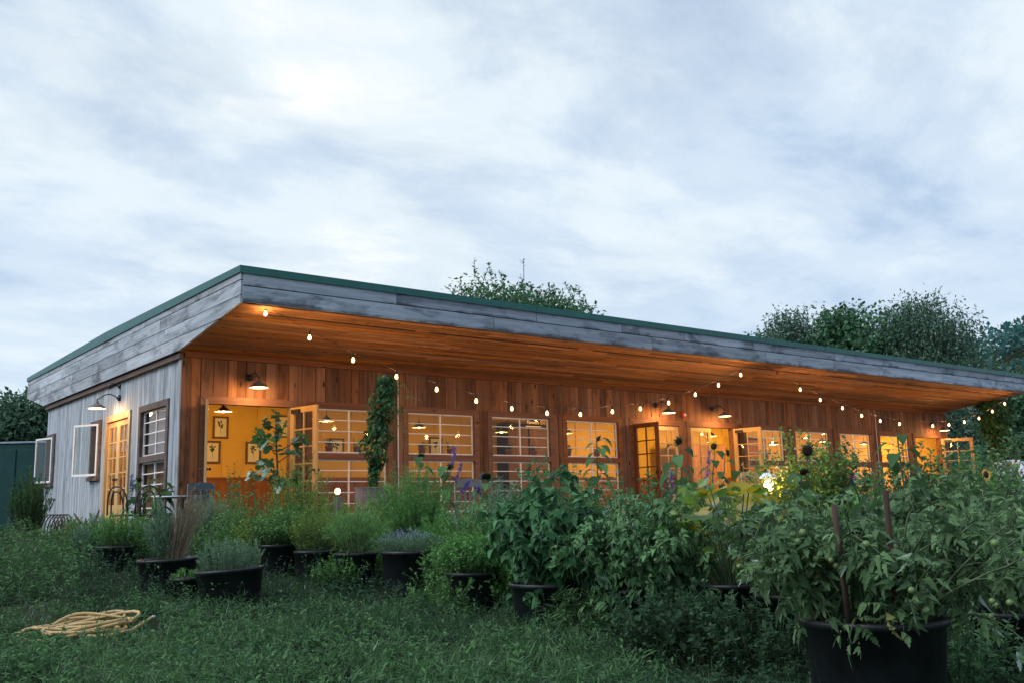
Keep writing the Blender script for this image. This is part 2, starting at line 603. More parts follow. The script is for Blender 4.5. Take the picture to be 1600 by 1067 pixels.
def board(name, x0, x1, y0, y1, z0, z1, mat, parent, bevel=0.0, jit=0.0):
    c = ((x0 + x1) / 2, (y0 + y1) / 2, (z0 + z1) / 2)
    a = ((x1 - x0) / 2, (y1 - y0) / 2, (z1 - z0) / 2)
    m = MB()
    if bevel:
        m.bbox(-a[0], a[0], -a[1], a[1], -a[2], a[2], bevel)
    else:
        m.box(-a[0], a[0], -a[1], a[1], -a[2], a[2])
    me = m.mesh(name)
    if bevel:
        recalc(me)
    o = link(name, me, mat, parent)
    o.location = c
    return o


WZ0, WZ1, HEAD = -0.30, 2.97, 2.25
WIN = [(2.46, 4.08), (4.56, 6.19), (6.65, 8.27), (8.76, 10.38), (15.10, 16.72), (17.23, 18.85), (19.37, 20.98), (21.50, 23.12)]
DOORS = [(0.45, 2.03), (10.87, 12.50), (12.90, 14.55), (23.50, 25.05)]
CAS = 0.115
OPEN = sorted([(a - CAS, b + CAS) for a, b in WIN + DOORS])

# sheathing behind the boards
m = MB()
m.box(0.0, XE, 0.028, 0.13, HEAD - 0.10, 3.3)
prev = 0.0
piers = []
for a, b in OPEN + [(XE, XE)]:
    if a > prev + 0.01:
        piers.append((prev, a))
        m.box(prev if prev else 0.0, a, 0.028, 0.13, WZ0, HEAD - 0.10)
    prev = b
for a, b in WIN:
    m.box(a - CAS, b + CAS, 0.03, 0.125, WZ0, 0.05)
FW = m.build('front_wall', M['dark_back'], HOUSE)
x = 0.34
while x < XE - 0.05:
    wd = random.choice([0.17, 0.2, 0.23, 0.26, 0.28])
    x1 = min(x + wd, XE)
    if XE - x1 < 0.1:
        x1 = XE
    board('wall_board', x, x1 - 0.009, -random.uniform(0, 0.010), 0.026, HEAD + 0.002, WZ1, M['cedar_v'], FW)
    x = x1
for a, b in piers:
    if a < 0.01:
        continue
    n = 1 if b - a < 0.17 else 2
    for i in range(n):
        xa, xb = a + (b - a) * i / n, a + (b - a) * (i + 1) / n
        board('wall_board', xa + 0.002, xb - 0.002, -0.006 - 0.012 * (i % 2), 0.026, WZ0, HEAD, M['cedar_v'], FW)
for a, b in WIN:
    board('wall_board', a - CAS, b + CAS, -0.004, 0.026, WZ0, 0.04, M['cedar_x'], FW)
board('corner_post', 0.0, 0.165, -0.012, 0.028, WZ0, 2.96, M['cedar_v'], FW, 0.006)
board('corner_post', 0.168, 0.335, -0.003, 0.028, WZ0, 2.96, M['cedar_v'], FW, 0.006)
board('corner_post', XE - 0.05, XE + 0.03, -0.035, -0.008, WZ0, 2.95, M['cedar_v'], FW, 0.006)
board('wall_plate', 0.02, XE, -0.075, -0.007, 2.905, 2.985, M['trim_x'], FW)

# ---- windows
PANES = {}


def pane_mesh(wd, ht):
    k = (round(wd, 3), round(ht, 3))
    if k not in PANES:
        PANES[k] = MB().box(-wd / 2, wd / 2, -0.002, 0.002, -ht / 2, ht / 2).mesh('pane')
    return PANES[k]


def add_pane(parent, cx, cy, cz, wd, ht):
    o = link('pane', pane_mesh(wd, ht), M['glass'], parent)
    o.location = (cx, cy, cz)
    o.rotation_euler = (random.gauss(0, 0.003), 0, random.gauss(0, 0.003))
    return o


def sash(parent, x0, x1, z0, z1, rows, cols, y, bar=0.017, fr=0.028, mid=0.025):
    m = MB()
    t = 0.016
    m.box(x0, x1, y - t, y + t, z1 - fr, z1)
    m.box(x0, x1, y - t, y + t, z0, z0 + fr)
    m.box(x0, x0 + fr, y - t, y + t, z0 + fr, z1 - fr)
    m.box(x1 - fr, x1, y - t, y + t, z0 + fr, z1 - fr)
    cw = (x1 - x0) / cols
    rh = (z1 - z0) / rows
    for c in range(1, cols):
        m.box(x0 + c * cw - mid / 2, x0 + c * cw + mid / 2, y - t * 0.9, y + t * 0.9, z0 + fr, z1 - fr)
    for r in range(1, rows):
        m.box(x0 + fr, x1 - fr, y - t * 0.8, y + t * 0.8, z0 + r * rh - bar / 2, z0 + r * rh + bar / 2)
    s = m.build('sash', M['white'], parent)
    for c in range(cols):
        for r in range(rows):
            add_pane(parent, x0 + (c + 0.5) * cw, y + 0.001, z0 + (r + 0.5) * rh, cw - 0.012, rh - 0.010)
    return s


def window_unit(x0, x1, loc, rz, lower_rows=5, mat_h='trim_x', mat_v='trim_v', label=None):
    """casing, mitred head, middle rail and sill; a white eight-light sash above, a taller one below"""
    wd = x1 - x0
    m = MB()
    z_t, z_b, z_l, z_s = 2.135, 1.30, 1.185, 0.15
    yo, yi = -0.032, 0.12
    # mitred casing: polygons in x-z extruded through the wall
    m.prism([(-CAS, HEAD), (wd + CAS, HEAD), (wd, z_t), (0, z_t)], 1, yo, yi)
    m.prism([(-CAS, HEAD), (0, z_t), (0, 0.04), (-CAS, 0.04)], 1, yo + 0.002, yi)
    m.prism([(wd + CAS, HEAD), (wd + CAS, 0.04), (wd, 0.04), (wd, z_t)], 1, yo + 0.001, yi)
    m.box(0, wd, yo + 0.006, yi - 0.004, z_l, z_b)
    m.box(-CAS - 0.02, wd + CAS + 0.02, yo - 0.03, yi, 0.0405, z_s)
    o = m.build('window', M[mat_h], HOUSE)
    recalc(o.data)
    o.location = loc
    o.rotation_euler = (0, 0, rz)
    sash(o, 0.002, wd - 0.002, z_b, z_t, 4, 2, 0.055)
    sash(o, 0.002, wd - 0.002, z_s, z_l, lower_rows, 2, 0.055)
    return o


for a, b in WIN:
    window_unit(a, b, (a, 0, 0), 0)


# ---- French doors
def leaf(parent, wd, hinge_right=False, mat='pine_v', handle=True, top=2.105):
    """door leaf hanging from local x = 0; ten lights"""
    st, zt0, zt1, zb = 0.105, 2.0, top, 0.45
    m = MB()
    t = 0.021
    m.box(0, st, -t, t, 0.02, top)
    m.box(wd - st, wd, -t, t, 0.02, top)
    m.box(st, wd - st, -t + 0.001, t - 0.001, zt0, top)
    m.box(st, wd - st, -t + 0.001, t - 0.001, 0.02, zb)
    pw = (wd - 2 * st) / 2
    ph = (zt0 - zb) / 5
    m.box(st + pw - 0.013, st + pw + 0.013, -t * 0.7, t * 0.7, zb, zt0)
    for r in range(1, 5):
        m.box(st, st + pw - 0.013, -t * 0.7, t * 0.7, zb + r * ph - 0.013, zb + r * ph + 0.013)
        m.box(st + pw + 0.013, wd - st, -t * 0.7, t * 0.7, zb + r * ph - 0.013, zb + r * ph + 0.013)
    d = m.build('door', M[mat], parent)
    for c in (0, 1):
        for r in range(5):
            add_pane(d, st + pw * (c + 0.5), 0.0, zb + ph * (r + 0.5), pw - 0.018, ph - 0.018)
    if handle:
        for s in (-1, 1):
            h = MB()
            h.lathe([(0.004, 0), (0.026, 0.0), (0.026, 0.008), (0.010, 0.012), (0.010, 0.035), (0.025, 0.045), (0.027, 0.06), (0.012, 0.072), (0.002, 0.074)], 10)
            k = h.build('handle', M['black_metal'], d)
            k.location = (wd - 0.05, s * t, 0.95)
            k.rotation_euler = (s * math.pi / 2 * -1, 0, 0)
    return d


def door_frame(x0, x1, loc, rz, old=False):
    wd = x1 - x0
    m = MB()
    yo, yi = -0.032, 0.13
    m.prism([(-CAS, HEAD), (wd + CAS, HEAD), (wd, 2.12), (0, 2.12)], 1, yo - 0.004, yi)
    m.prism([(-CAS, HEAD), (0, 2.12), (0, -0.06), (-CAS, -0.06)], 1, yo + 0.002, yi)
    m.prism([(wd + CAS, HEAD), (wd + CAS, -0.06), (wd, -0.06), (wd, 2.12)], 1, yo + 0.001, yi)
    m.box(-CAS, wd + CAS, yo - 0.06, yi, -0.12, -0.0605)
    o = m.build('door_frame', M['trim_x' if not old else 'pine_v'], HOUSE)
    recalc(o.data)
    o.location = loc
    o.rotation_euler = (0, 0, rz)
    return o


def hang(frame, x, ang, wd, y=0.03, **k):
    """ang: direction of the leaf in the frame's own axes, in degrees"""
    d = leaf(frame, wd, **k)
    d.location = (x, y, 0)
    d.rotation_euler = (0, 0, R_(ang))
    return d


a, b = DOORS[0]
f = door_frame(a, b, (a, 0, 0), 0)
hang(f, 0.0, -111, 0.77, -0.045)
dA = hang(f, b - a, -79, 0.77, -0.045)
cl = MB().box(0.08, 0.30, -0.07, -0.022, 1.99, 2.06).build('door_closer', M['black_metal'], dA)
a, b = DOORS[1]
f = door_frame(a, b, (a, 0, 0), 0)
hang(f, 0.0, -90, 0.80, -0.045, mat='trim_v')  # darker brown wood stands in for the shade on this leaf
hang(f, b - a - 0.004, 180, 0.80, 0.03)
a, b = DOORS[2]
f = door_frame(a, b, (a, 0, 0), 0)
hang(f, 0.004, 0, 0.81, 0.03)
dC = hang(f, b - a, -82, 0.81, -0.045)
MB().box(0.08, 0.30, -0.07, -0.022, 1.99, 2.06).build('door_closer', M['black_metal'], dC)
a, b = DOORS[3]
f = door_frame(a, b, (a, 0, 0), 0)
hang(f, 0.004, 62, 0.72, 0.06)
dD = hang(f, b - a, -62, 0.95, -0.045)
MB().box(0.10, 0.32, -0.07, -0.022, 1.99, 2.06).build('door_closer', M['black_metal'], dD)

# ---- gable end (west): grey boards round its openings
YB = 9.40
SOPEN = [(0.538, 2.185, HEAD, 0.05), (2.705, 4.365, HEAD, -0.15), (4.66, 5.42, 2.235, 0.98), (8.52, 9.36, 2.235, 0.98)]
m = MB()
ycut = sorted(set([0.0, YB] + [v for o in SOPEN for v in o[:2]]))
for ya, yb in zip(ycut[:-1], ycut[1:]):
    mid = (ya + yb) / 2
    op = [o for o in SOPEN if o[0] < mid < o[1]]
    if op:
        m.box(0.028, 0.12, ya, yb, op[0][2] - 0.02, 3.3)
        m.box(0.028, 0.12, ya, yb, WZ0, op[0][3] + 0.02)
    else:
        m.box(0.028, 0.12, ya, yb, WZ0, 3.3)
SW = m.build('side_wall', M['dark_back'], HOUSE)
y = -0.004
while y < YB - 0.03:
    wd = random.choice([0.10, 0.12, 0.14, 0.16, 0.19])
    y1 = min(y + wd, YB)
    if YB - y1 < 0.06:
        y1 = YB
    segs = [(y, y1)]
    for o in SOPEN:
        for e in o[:2]:
            segs = [s2 for s1 in segs for s2 in ([(s1[0], e), (e, s1[1])] if s1[0] + 0.015 < e < s1[1] - 0.015 else [s1])]
    for sa, sb in segs:
        mid = (sa + sb) / 2
        op = [o for o in SOPEN if o[0] - 0.005 < mid < o[1] + 0.005]
        xo = -random.uniform(0, 0.005)
        if op:
            board('wall_board', xo, 0.026, sa, sb - 0.007, op[0][2], WZ1, M['grey_v'], SW)
            if op[0][3] > 0.3:
                board('wall_board', xo, 0.026, sa, sb - 0.007, WZ0, op[0][3], M['grey_v'], SW)
        else:
            board('wall_board', xo, 0.026, sa, sb - 0.007, WZ0, WZ1, M['grey_v'], SW)
    y = y1
board('corner_board', -0.03, -0.006, -0.03, 0.11, WZ0, 2.90, M['grey_v'], SW, 0.004)
board('frieze_board', -0.075, -0.008, -0.09, YB + 0.03, 2.87, 2.968, M['trim_old'], SW, 0.006)
window_unit(0.653, 2.07, (0.0, 2.07, 0), -math.pi / 2, 5, 'trim_old')
f = door_frame(2.82, 4.25, (0, 4.25, 0), -math.pi / 2, True)
hang(f, 0.004, 0, 0.71, 0.03)
hang(f, 1.426, 180, 0.71, 0.03)
for (ya, yb, ang) in ((4.66, 5.42, 208), (8.52, 9.36, 195)):
    m = MB()
    wd = yb - ya
    c = 0.09
    yo, yi = -0.04, 0.115
    m.prism([(0, 2.235), (wd, 2.235), (wd - c, 2.155), (c, 2.155)], 1, yo, yi)
    m.prism([(0, 2.235), (c, 2.155), (c, 1.06), (0, 1.06)], 1, yo + 0.002, yi)
    m.prism([(wd, 2.235), (wd, 1.06), (wd - c, 1.06), (wd - c, 2.155)], 1, yo + 0.002, yi)
    m.box(-0.01, wd + 0.01, yo - 0.04, yi, 0.975, 1.0595)
    o = m.build('window', M['trim_old'], HOUSE)
    recalc(o.data)
    o.location = (0, yb, 0)
    o.rotation_euler = (0, 0, -math.pi / 2)
    # outward-opening casement hung on the near jamb
    s = MB()
    sw, z0, z1 = wd - 2 * c + 0.10, 1.07, 2.15
    s.box(0, sw, -0.015, 0.015, z1 - 0.04, z1)
    s.box(0, sw, -0.015, 0.015, z0, z0 + 0.045)
    s.box(0, 0.035, -0.015, 0.015, z0 + 0.045, z1 - 0.04)
    s.box(sw - 0.035, sw, -0.015, 0.015, z0 + 0.045, z1 - 0.04)
    so = s.build('casement', M['white'], o)
    so.location = (wd - c, -0.055, 0)
    so.rotation_euler = (0, 0, R_(ang))
    pn = link('pane', pane_mesh(sw - 0.06, z1 - z0 - 0.07), M['glass'], o)
    pn.location = so.matrix_basis @ Vector((sw / 2, 0, (z0 + z1) / 2))
    pn.rotation_euler = so.rotation_euler

# back and east walls, floor, ceiling, rooms
MB().box(0.0, XE, YB - 0.1, YB, WZ0, 3.3).build('rear_wall', M['grey_v'], HOUSE)
MB().box(XE - 0.095, XE + 0.001, 0.135, YB - 0.105, WZ0, 3.3).build('east_wall', M['cedar_v'], HOUSE)
MB().box(0.03, XE - 0.1, 0.0, YB - 0.11, -0.14, -0.01).build('floor', M['floor'], HOUSE)
MB().box(0.125, XE - 0.1, 0.135, YB - 0.11, 2.86, 2.92).build('ceiling', M['ceil'], HOUSE)
MB().box(XE - 0.13, XE - 0.101, 0.14, 4.49, -0.005, 2.855).build('east_lining', M['orange'], HOUSE)
IW = MB().box(0.125, XE - 0.1, 4.5, 4.6, -0.005, 2.855).build('interior_wall', M['orange'], HOUSE)
MB().box(0.122, 0.16, 0.14, 2.60, -0.005, 2.1).build('lining', M['trim_v'], HOUSE)
MB().box(0.13, XE - 0.11, 4.455, 4.498, 0.97, 1.03).build('chair_rail', M['trim_x'], IW)
MB().box(0.13, XE - 0.11, 4.47, 4.4985, 0.0, 0.965).build('wainscot', M['trim_v'], IW)
for xx in np.arange(0.9, XE - 0.5, 0.81):
    MB().box(xx, xx + 0.03, 4.484, 4.4985, 1.035, 2.84).build('batten', M['orange'], IW)

# ---- roof: fascia boards, soffit boards, green drip edge
RX0, RX1, RY0, RY1 = -0.12, 25.35, -2.80, 11.30
m = MB()
m.prism([(RY0 + 0.04, 3.36), (RY0 + 0.04, 3.80), (RY1 - 0.04, 3.80), (RY1 - 0.04, 3.36), (YB, 3.005), (-0.02, 3.005)], 0, RX0 + 0.04, RX1 - 0.04)
ROOF = m.build('roof', M['dark_back'], HOUSE)
m = MB()
m.prism([(RY0 - 0.03, 3.80), (RY0 - 0.03, 3.905), (4.2, 3.99), (RY1 + 0.03, 3.905), (RY1 + 0.03, 3.80)], 0, RX0 - 0.03, RX1 + 0.03)
o = m.build('metal_roofing', M['green_metal'], ROOF)
recalc(o.data)
MB().box(RX0 - 0.036, RX1 + 0.036, RY0 - 0.044, RY0 - 0.0305, 3.785, 3.80).build('drip_edge', M['green_metal'], ROOF)


for xx in np.arange(2.6, RX1, 3.05):
    MB().box(xx, xx + 0.05, RY0 - 0.034, RY0 - 0.0301, 3.803, 3.903).build('metal_joint', M['green_metal'], ROOF)


def clip_poly(poly, nx, nz, c):
    out = []
    n = len(poly)
    for i in range(n):
        p, q = poly[i], poly[(i + 1) % n]
        dp, dq = nx * p[0] + nz * p[1] - c, nx * q[0] + nz * q[1] - c
        if dp >= 0:
            out.append(p)
        if (dp >= 0) != (dq >= 0):
            t = dp / (dp - dq)
            out.append((p[0] + t * (q[0] - p[0]), p[1] + t * (q[1] - p[1])))
    return out


def side_fascia(xa, xb):
    z = 3.797
    for row, hgt in enumerate((0.115, 0.235, 0.235, 0.242)):
        y0 = RY0 if row < 9 else RY0
        y = y0
        first = True
        while y < RY1 - 0.01:
            ln = random.uniform(2.4, 4.4) if not first else random.uniform(1.2, 4.0)
            first = False
            y1 = min(y + ln, RY1)
            if RY1 - y1 < 0.8:
                y1 = RY1
            poly = [(y, z - hgt + 0.014), (y1 - 0.010, z - hgt + 0.014), (y1 - 0.010, z), (y, z)]
            # keep above the two raking lines of the eaves
            s1 = (3.335 - 2.972) / (2.8 - 0.10)
            poly = clip_poly(poly, s1, 1.0, s1 * -0.10 + 2.972)
            s2 = (3.36 - 2.972) / (RY1 - YB)
            if len(poly) > 2:
                poly = clip_poly(poly, -s2, 1.0, -s2 * YB + 2.972)
            if len(poly) > 2:
                cy = sum(p[0] for p in poly) / len(poly)
                cz = sum(p[1] for p in poly) / len(poly)
                jx = random.uniform(0, 0.008)
                me = MB().prism([(p[0] - cy, p[1] - cz) for p in poly], 0, -(xb - xa) / 2 - jx, (xb - xa) / 2).mesh('fascia_board')
                recalc(me)
                o = link('fascia_board', me, M['grey_y'], ROOF)
                o.location = ((xa + xb) / 2, cy, cz)
            y = y1
        z -= hgt


side_fascia(RX0, RX0 + 0.035)
side_fascia(RX1 - 0.035, RX1)
z = 3.797
for row, hgt in enumerate((0.205, 0.255)):
    x = RX0 + 0.037
    first = True
    while x < RX1 - 0.04:
        ln = random.uniform(1.5, 3.6) if row == 0 else random.uniform(2.6, 5.0)
        x1 = min(x + ln, RX1 - 0.037)
        if RX1 - 0.037 - x1 < 1.0:
            x1 = RX1 - 0.037
        board('fascia_board', x, x1 - 0.011, RY0 - 0.008 * row - random.uniform(0, 0.006), RY0 + 0.03, z - hgt + (0.016 if row == 0 else random.uniform(0, 0.008)), z, M['grey_x'], ROOF, 0.004)
        x = x1
    z -= hgt
# soffit: narrow boards running the length of the eave, sloping up to the front
s_ang = math.atan2(3.335 - 2.975, -(RY0 + 0.03) + 0.0)
rows = 20
Ls = math.hypot(2.77, 0.36) - 0.02
SOF = MB().box(0, 0.01, -0.02, -0.01, 3.02, 3.03).build('soffit', M['cedar_x'], HOUSE)
for r in range(rows):
    t0, t1 = r / rows, (r + 1) / rows
    ya, yb = -0.005 + t0 * (RY0 + 0.033), -0.005 + t1 * (RY0 + 0.033)
    za, zb = 2.982 + t0 * 0.356, 2.982 + t1 * 0.356
    x = RX0 + 0.038
    while x < RX1 - 0.04:
        x1 = min(x + random.uniform(1.8, 4.8), RX1 - 0.038)
        if RX1 - 0.038 - x1 < 0.7:
            x1 = RX1 - 0.038
        hw, hx = (Ls / rows) / 2 - 0.007, (x1 - x) / 2 - 0.006
        me = MB().box(-hx, hx, -hw, hw, -0.008, 0.008).mesh('soffit_board')
        o = link('soffit_board', me, M['cedar_x'], SOF)
        o.location = ((x + x1) / 2, (ya + yb) / 2, (za + zb) / 2 - random.uniform(0, 0.003))
        o.rotation_euler = (-s_ang, 0, 0)
        x = x1
tv = 0.86
x = 0.5
while x < RX1 - 1:
    x1 = min(x + random.uniform(2.3, 4.2), RX1 - 0.4)
    o = MB().box(-(x1 - x) / 2, (x1 - x) / 2, -0.022, 0.022, -0.006, 0.004).build('vent_strip', M['dark_back'], SOF)
    o.location = ((x + x1) / 2, tv * (RY0 + 0.03), 2.982 + tv * 0.356 - 0.014)
    o.rotation_euler = (-s_ang, 0, 0)
    x = x1 + random.uniform(0.2, 0.5)
for xx in (4.32, 21.3):
    MB().tube([(xx, -0.03, 0.0), (xx, -0.03, 2.9)], 0.012, 6).build('conduit', M['white'], FW)
# ------------------------------------------------------------------ lamps
WARM = (1.0, 0.52, 0.18)


def point_light(name, loc, power, parent=None, rad=0.05, col=WARM):
    l = bpy.data.lights.new(name, 'POINT')
    l.energy = power
    l.color = col
    l.shadow_soft_size = rad
    o = bpy.data.objects.new(name, l)
    COL.objects.link(o)
    o.location = loc
    if parent is not None:
        o.parent = parent
    return o


def barn_lamp(loc, rz, label, power, drop=0.0):
    t = empty('barn_lamp', loc, rz, label, 'wall lamp', 'gooseneck barn lamps on the walls')
    b = MB()
    b.lathe([(0.002, 0.0), (0.065, 0.0), (0.065, 0.02), (0.03, 0.035), (0.018, 0.06), (0.002, 0.062)], 14)
    o = b.build('base', M['black_metal'], t)
    o.rotation_euler = (math.pi / 2, 0, 0)
    p = []
    for i in range(13):
        s = i / 12
        p.append((0, -0.04 - 0.38 * s, 0.085 * math.sin(math.pi * min(s * 1.08, 1.0)) - 0.04 * s))
    p += [(0, -0.425, -0.07), (0, -0.425, -0.10)]
    MB().tube(p, 0.011, 7).build('arm', M['black_metal'], t)
    sh = MB().lathe([(0.002, -0.075), (0.028, -0.08), (0.034, -0.12), (0.052, -0.135), (0.10, -0.155), (0.145, -0.19), (0.168, -0.222), (0.172, -0.232),
                     (0.168, -0.232), (0.14, -0.195), (0.095, -0.163), (0.03, -0.145)], 24, (0, -0.425, 0)).build('shade', M['shade_out'], t)
    MB().lathe([(0.002, -0.214), (0.150, -0.214), (0.160, -0.222), (0.150, -0.228), (0.002, -0.229)], 20, (0, -0.425, 0)).build('bulb', M['lampdisc'], sh)
    point_light('lamp_light', (0, -0.425, -0.27), power, t, 0.09)
    return t


barn_lamp((1.22, -0.014, 2.62), 0, 'gooseneck barn lamp above the open doors beside the grey corner', 34)
barn_lamp((11.69, -0.014, 2.60), 0, 'gooseneck barn lamp left of the red alarm box', 40)
barn_lamp((13.77, -0.014, 2.60), 0, 'gooseneck barn lamp right of the red alarm box', 40)
barn_lamp((24.6, -0.014, 2.56), 0, 'gooseneck barn lamp above the farthest doors', 34)
barn_lamp((-0.012, 3.50, 2.56), -math.pi / 2, 'gooseneck barn lamp on the grey gable wall over its doors', 34)
# small spotlight above the gable lamp
t = empty('spotlight', (-0.012, 3.52, 2.80), -math.pi / 2, 'small black spotlight above the gable lamp', 'spotlight')
MB().lathe([(0.002, 0), (0.05, 0), (0.05, 0.02), (0.002, 0.025)], 12).build('base', M['black_metal'], t).rotation_euler = (math.pi / 2, 0, 0)
MB().tube([(0, -0.02, 0), (0, -0.10, 0.02)], 0.012, 6).build('arm', M['black_metal'], t)
MB().tube([(0, -0.09, 0.03), (0, -0.14, 0.01), (0, -0.21, -0.02)], [0.03, 0.045, 0.055], 12).build('lamp_head', M['black_metal'], t)
# alarm box
t = empty('alarm_box', (12.68, -0.008, 2.40), 0, 'small red alarm box on the wall between the two lamps', 'alarm')
MB().bbox(-0.07, 0.07, -0.06, 0.0, -0.08, 0.08, 0.008).build('housing', M['red'], t)
MB().lathe([(0.002, 0), (0.035, 0.0), (0.03, 0.02), (0.002, 0.03)], 12).build('strobe', M['white'], t)
t.children[1].location = (0.0, -0.06, 0.0)
t.children[1].rotation_euler = (math.pi / 2, 0, 0)


# ------------------------------------------------------------------ strings of lights
def bulb_string(pts, bulbs, label, power, unlit=()):
    """pts: cable path; bulbs: positions of the bulbs, each with a socket on the cable above"""
    t = empty('string_lights', pts[0], 0, label, 'string lights', 'strings of bare bulbs')
    o = Vector(pts[0])
    MB().tube([Vector(p) - o for p in pts], 0.0045, 5).build('cable', M['black_metal'], t)
    for i, b in enumerate(bulbs):
        b = Vector(b) - o
        s = MB().lathe([(0.002, 0.115), (0.014, 0.112), (0.018, 0.06), (0.018, 0.045), (0.002, 0.044)], 8)
        so = s.build('socket', M['black_metal'], t)
        so.location = b
        prof = [(0.003, -0.036), (0.014, -0.033), (0.023, -0.022), (0.027, -0.005), (0.023, 0.016), (0.015, 0.034), (0.012, 0.05)]
        bo = MB().lathe(prof, 10).build('bulb', M['glass'] if i in unlit else M['bulb'], t)
        bo.location = b
        if i not in unlit:
            point_light('bulb_light', b + Vector((0, 0, -0.065)), power, t, 0.045)
    return t


A = [(0.36, 3.24), (1.11, 2.93), (1.89, 2.63), (2.71, 2.41), (3.52, 2.24), (4.36, 2.08), (5.16, 1.98), (6.0, 1.93), (6.84, 1.94), (7.7, 2.03),
     (8.49, 2.12), (9.34, 2.28), (10.19, 2.50), (10.97, 2.75), (11.76, 3.03)]
ys_ = -2.62
pts = [(0.02, ys_, 3.36)] + [(x, ys_, z + 0.115) for x, z in A] + [(12.42, ys_, 3.33)]
BP = 10.0
bulb_string(pts, [(x, ys_, z) for x, z in A], 'string of warm bulbs sagging from the near eave corner past the ivy post', BP)
B = [(13.1, 3.09), (13.95, 2.82), (14.73, 2.61), (15.64, 2.45), (16.46, 2.29), (17.29, 2.19), (18.2, 2.14), (19.88, 2.14), (20.76, 2.20), (21.64, 2.31),
     (22.52, 2.45), (23.38, 2.69), (24.21, 2.96)]
pts = [(12.50, ys_, 3.33)] + [(x, ys_, z + 0.115) for x, z in B] + [(24.94, ys_, 3.32)]
bulb_string(pts, [(x, ys_, z) for x, z in B], 'string of warm bulbs along the far half of the eave with one dead bulb', BP, unlit=(0,))


# ------------------------------------------------------------------ the rooms behind the glass
def pendant(loc, label, power, top=2.86):
    t = empty('pendant_lamp', loc, 0, label, 'pendant lamp', 'pendant lamps inside the house')
    MB().tube([(0, 0, 0.10), (0, 0, top - loc[2])], 0.006, 5).build('cord', M['black_metal'], t)
    MB().lathe([(0.02, 0.11), (0.03, 0.08), (0.09, 0.03), (0.17, -0.03), (0.165, -0.03), (0.08, 0.025), (0.02, 0.075)], 18).build('shade', M['shade_out'], t)
    MB().ball((0, 0, -0.01), 0.04, 10, 6).build('bulb', M['bulb'], t)
    point_light('lamp_light', (0, 0, -0.08), power, t, 0.06, (1.0, 0.58, 0.17))
    return t


PEND = [(1.55, 2.0, 2.24, 34), (3.9, 2.2, 2.15, 34), (6.3, 2.3, 2.1, 30), (8.6, 2.2, 2.05, 28), (10.9, 2.4, 2.1, 26), (13.4, 2.6, 2.1, 30),
        (16.3, 2.2, 2.15, 50), (18.9, 2.0, 1.95, 66), (21.6, 2.1, 2.1, 44), (24.3, 2.3, 2.1, 36)]
wh = ['behind the open doors at the near corner', 'behind the window left of the ivy post', 'behind the window right of the ivy post', 'behind the window with the lettered sign',
      'behind the window left of the middle doors', 'just inside the middle doors', 'behind the window right of the middle doors', 'behind the brightest window',
      'behind the second window from the far end', 'inside the farthest doors']
for (x, y, z, pw), wv in zip(PEND, wh):
    pendant((x, y, z), 'shaded pendant lamp hanging ' + wv, pw * (3.0 if x < 2 or x > 12 else 1.1))
point_light('back_room_light', (1.6, 7.2, 2.2), 30, HOUSE, 0.1)


def framed_print(cx, cz, wd, ht, label, seed, y=4.494):
    rr = random.Random(seed)
    t = empty('framed_print', (cx, y, cz), 0, label, 'picture', 'botanical prints on the orange wall')
    m = MB()
    b = 0.045
    m.prism([(-wd / 2, ht / 2), (wd / 2, ht / 2), (wd / 2 - b, ht / 2 - b), (-wd / 2 + b, ht / 2 - b)], 1, -0.03, 0.0)
    m.prism([(-wd / 2, -ht / 2), (-wd / 2 + b, -ht / 2 + b), (wd / 2 - b, -ht / 2 + b), (wd / 2, -ht / 2)], 1, -0.03, 0.0)
    m.prism([(-wd / 2, -ht / 2), (-wd / 2, ht / 2), (-wd / 2 + b, ht / 2 - b), (-wd / 2 + b, -ht / 2 + b)], 1, -0.03, 0.0)
    m.prism([(wd / 2, -ht / 2), (wd / 2 - b, -ht / 2 + b), (wd / 2 - b, ht / 2 - b), (wd / 2, ht / 2)], 1, -0.03, 0.0)
    o = m.build('frame', M['frame_brown'], t)
    recalc(o.data)
    p = MB().box(-wd / 2 + b, wd / 2 - b, -0.012, -0.002, -ht / 2 + b, ht / 2 - b).build('paper', M['paper'], t)
    d = MB()
    d.box(-0.003, 0.003, -0.0145, -0.0125, -ht * 0.28, ht * 0.10)
    for i in range(11):
        a = rr.uniform(-1.2, 1.2)
        z0 = rr.uniform(-0.05, 0.22) * ht
        ln = rr.uniform(0.05, 0.10)
        dx, dz = math.sin(a) * ln, abs(math.cos(a)) * ln
        nx, nz = -dz * 0.24, dx * 0.24
        x0 = math.sin(a) * 0.015
        d.prism([(x0, z0), (x0 + dx * 0.5 + nx, z0 + dz * 0.5 + nz), (x0 + dx, z0 + dz), (x0 + dx * 0.5 - nx, z0 + dz * 0.5 - nz)], 1, -0.0145 - i * 0.0002, -0.0125)
    d.build('printed_plant', M['inkgreen'], p)
    return t


framed_print(2.47, 2.13, 0.36, 0.50, 'framed botanical print hung highest on the orange wall, seen through the open doors', 1)
framed_print(2.30, 1.58, 0.36, 0.50, 'framed print half hidden by the edge of the open doors', 2)
framed_print(3.25, 1.58, 0.36, 0.50, 'framed green herb print on the orange wall left of the sapling', 3)
framed_print(4.02, 2.20, 0.40, 0.52, 'framed print high behind the top of the open pine door', 4)
framed_print(5.35, 1.70, 0.40, 0.52, 'framed print low behind the window left of the ivy post', 5)
framed_print(8.2, 1.8, 0.40, 0.52, 'framed print behind the window right of the ivy post', 6)
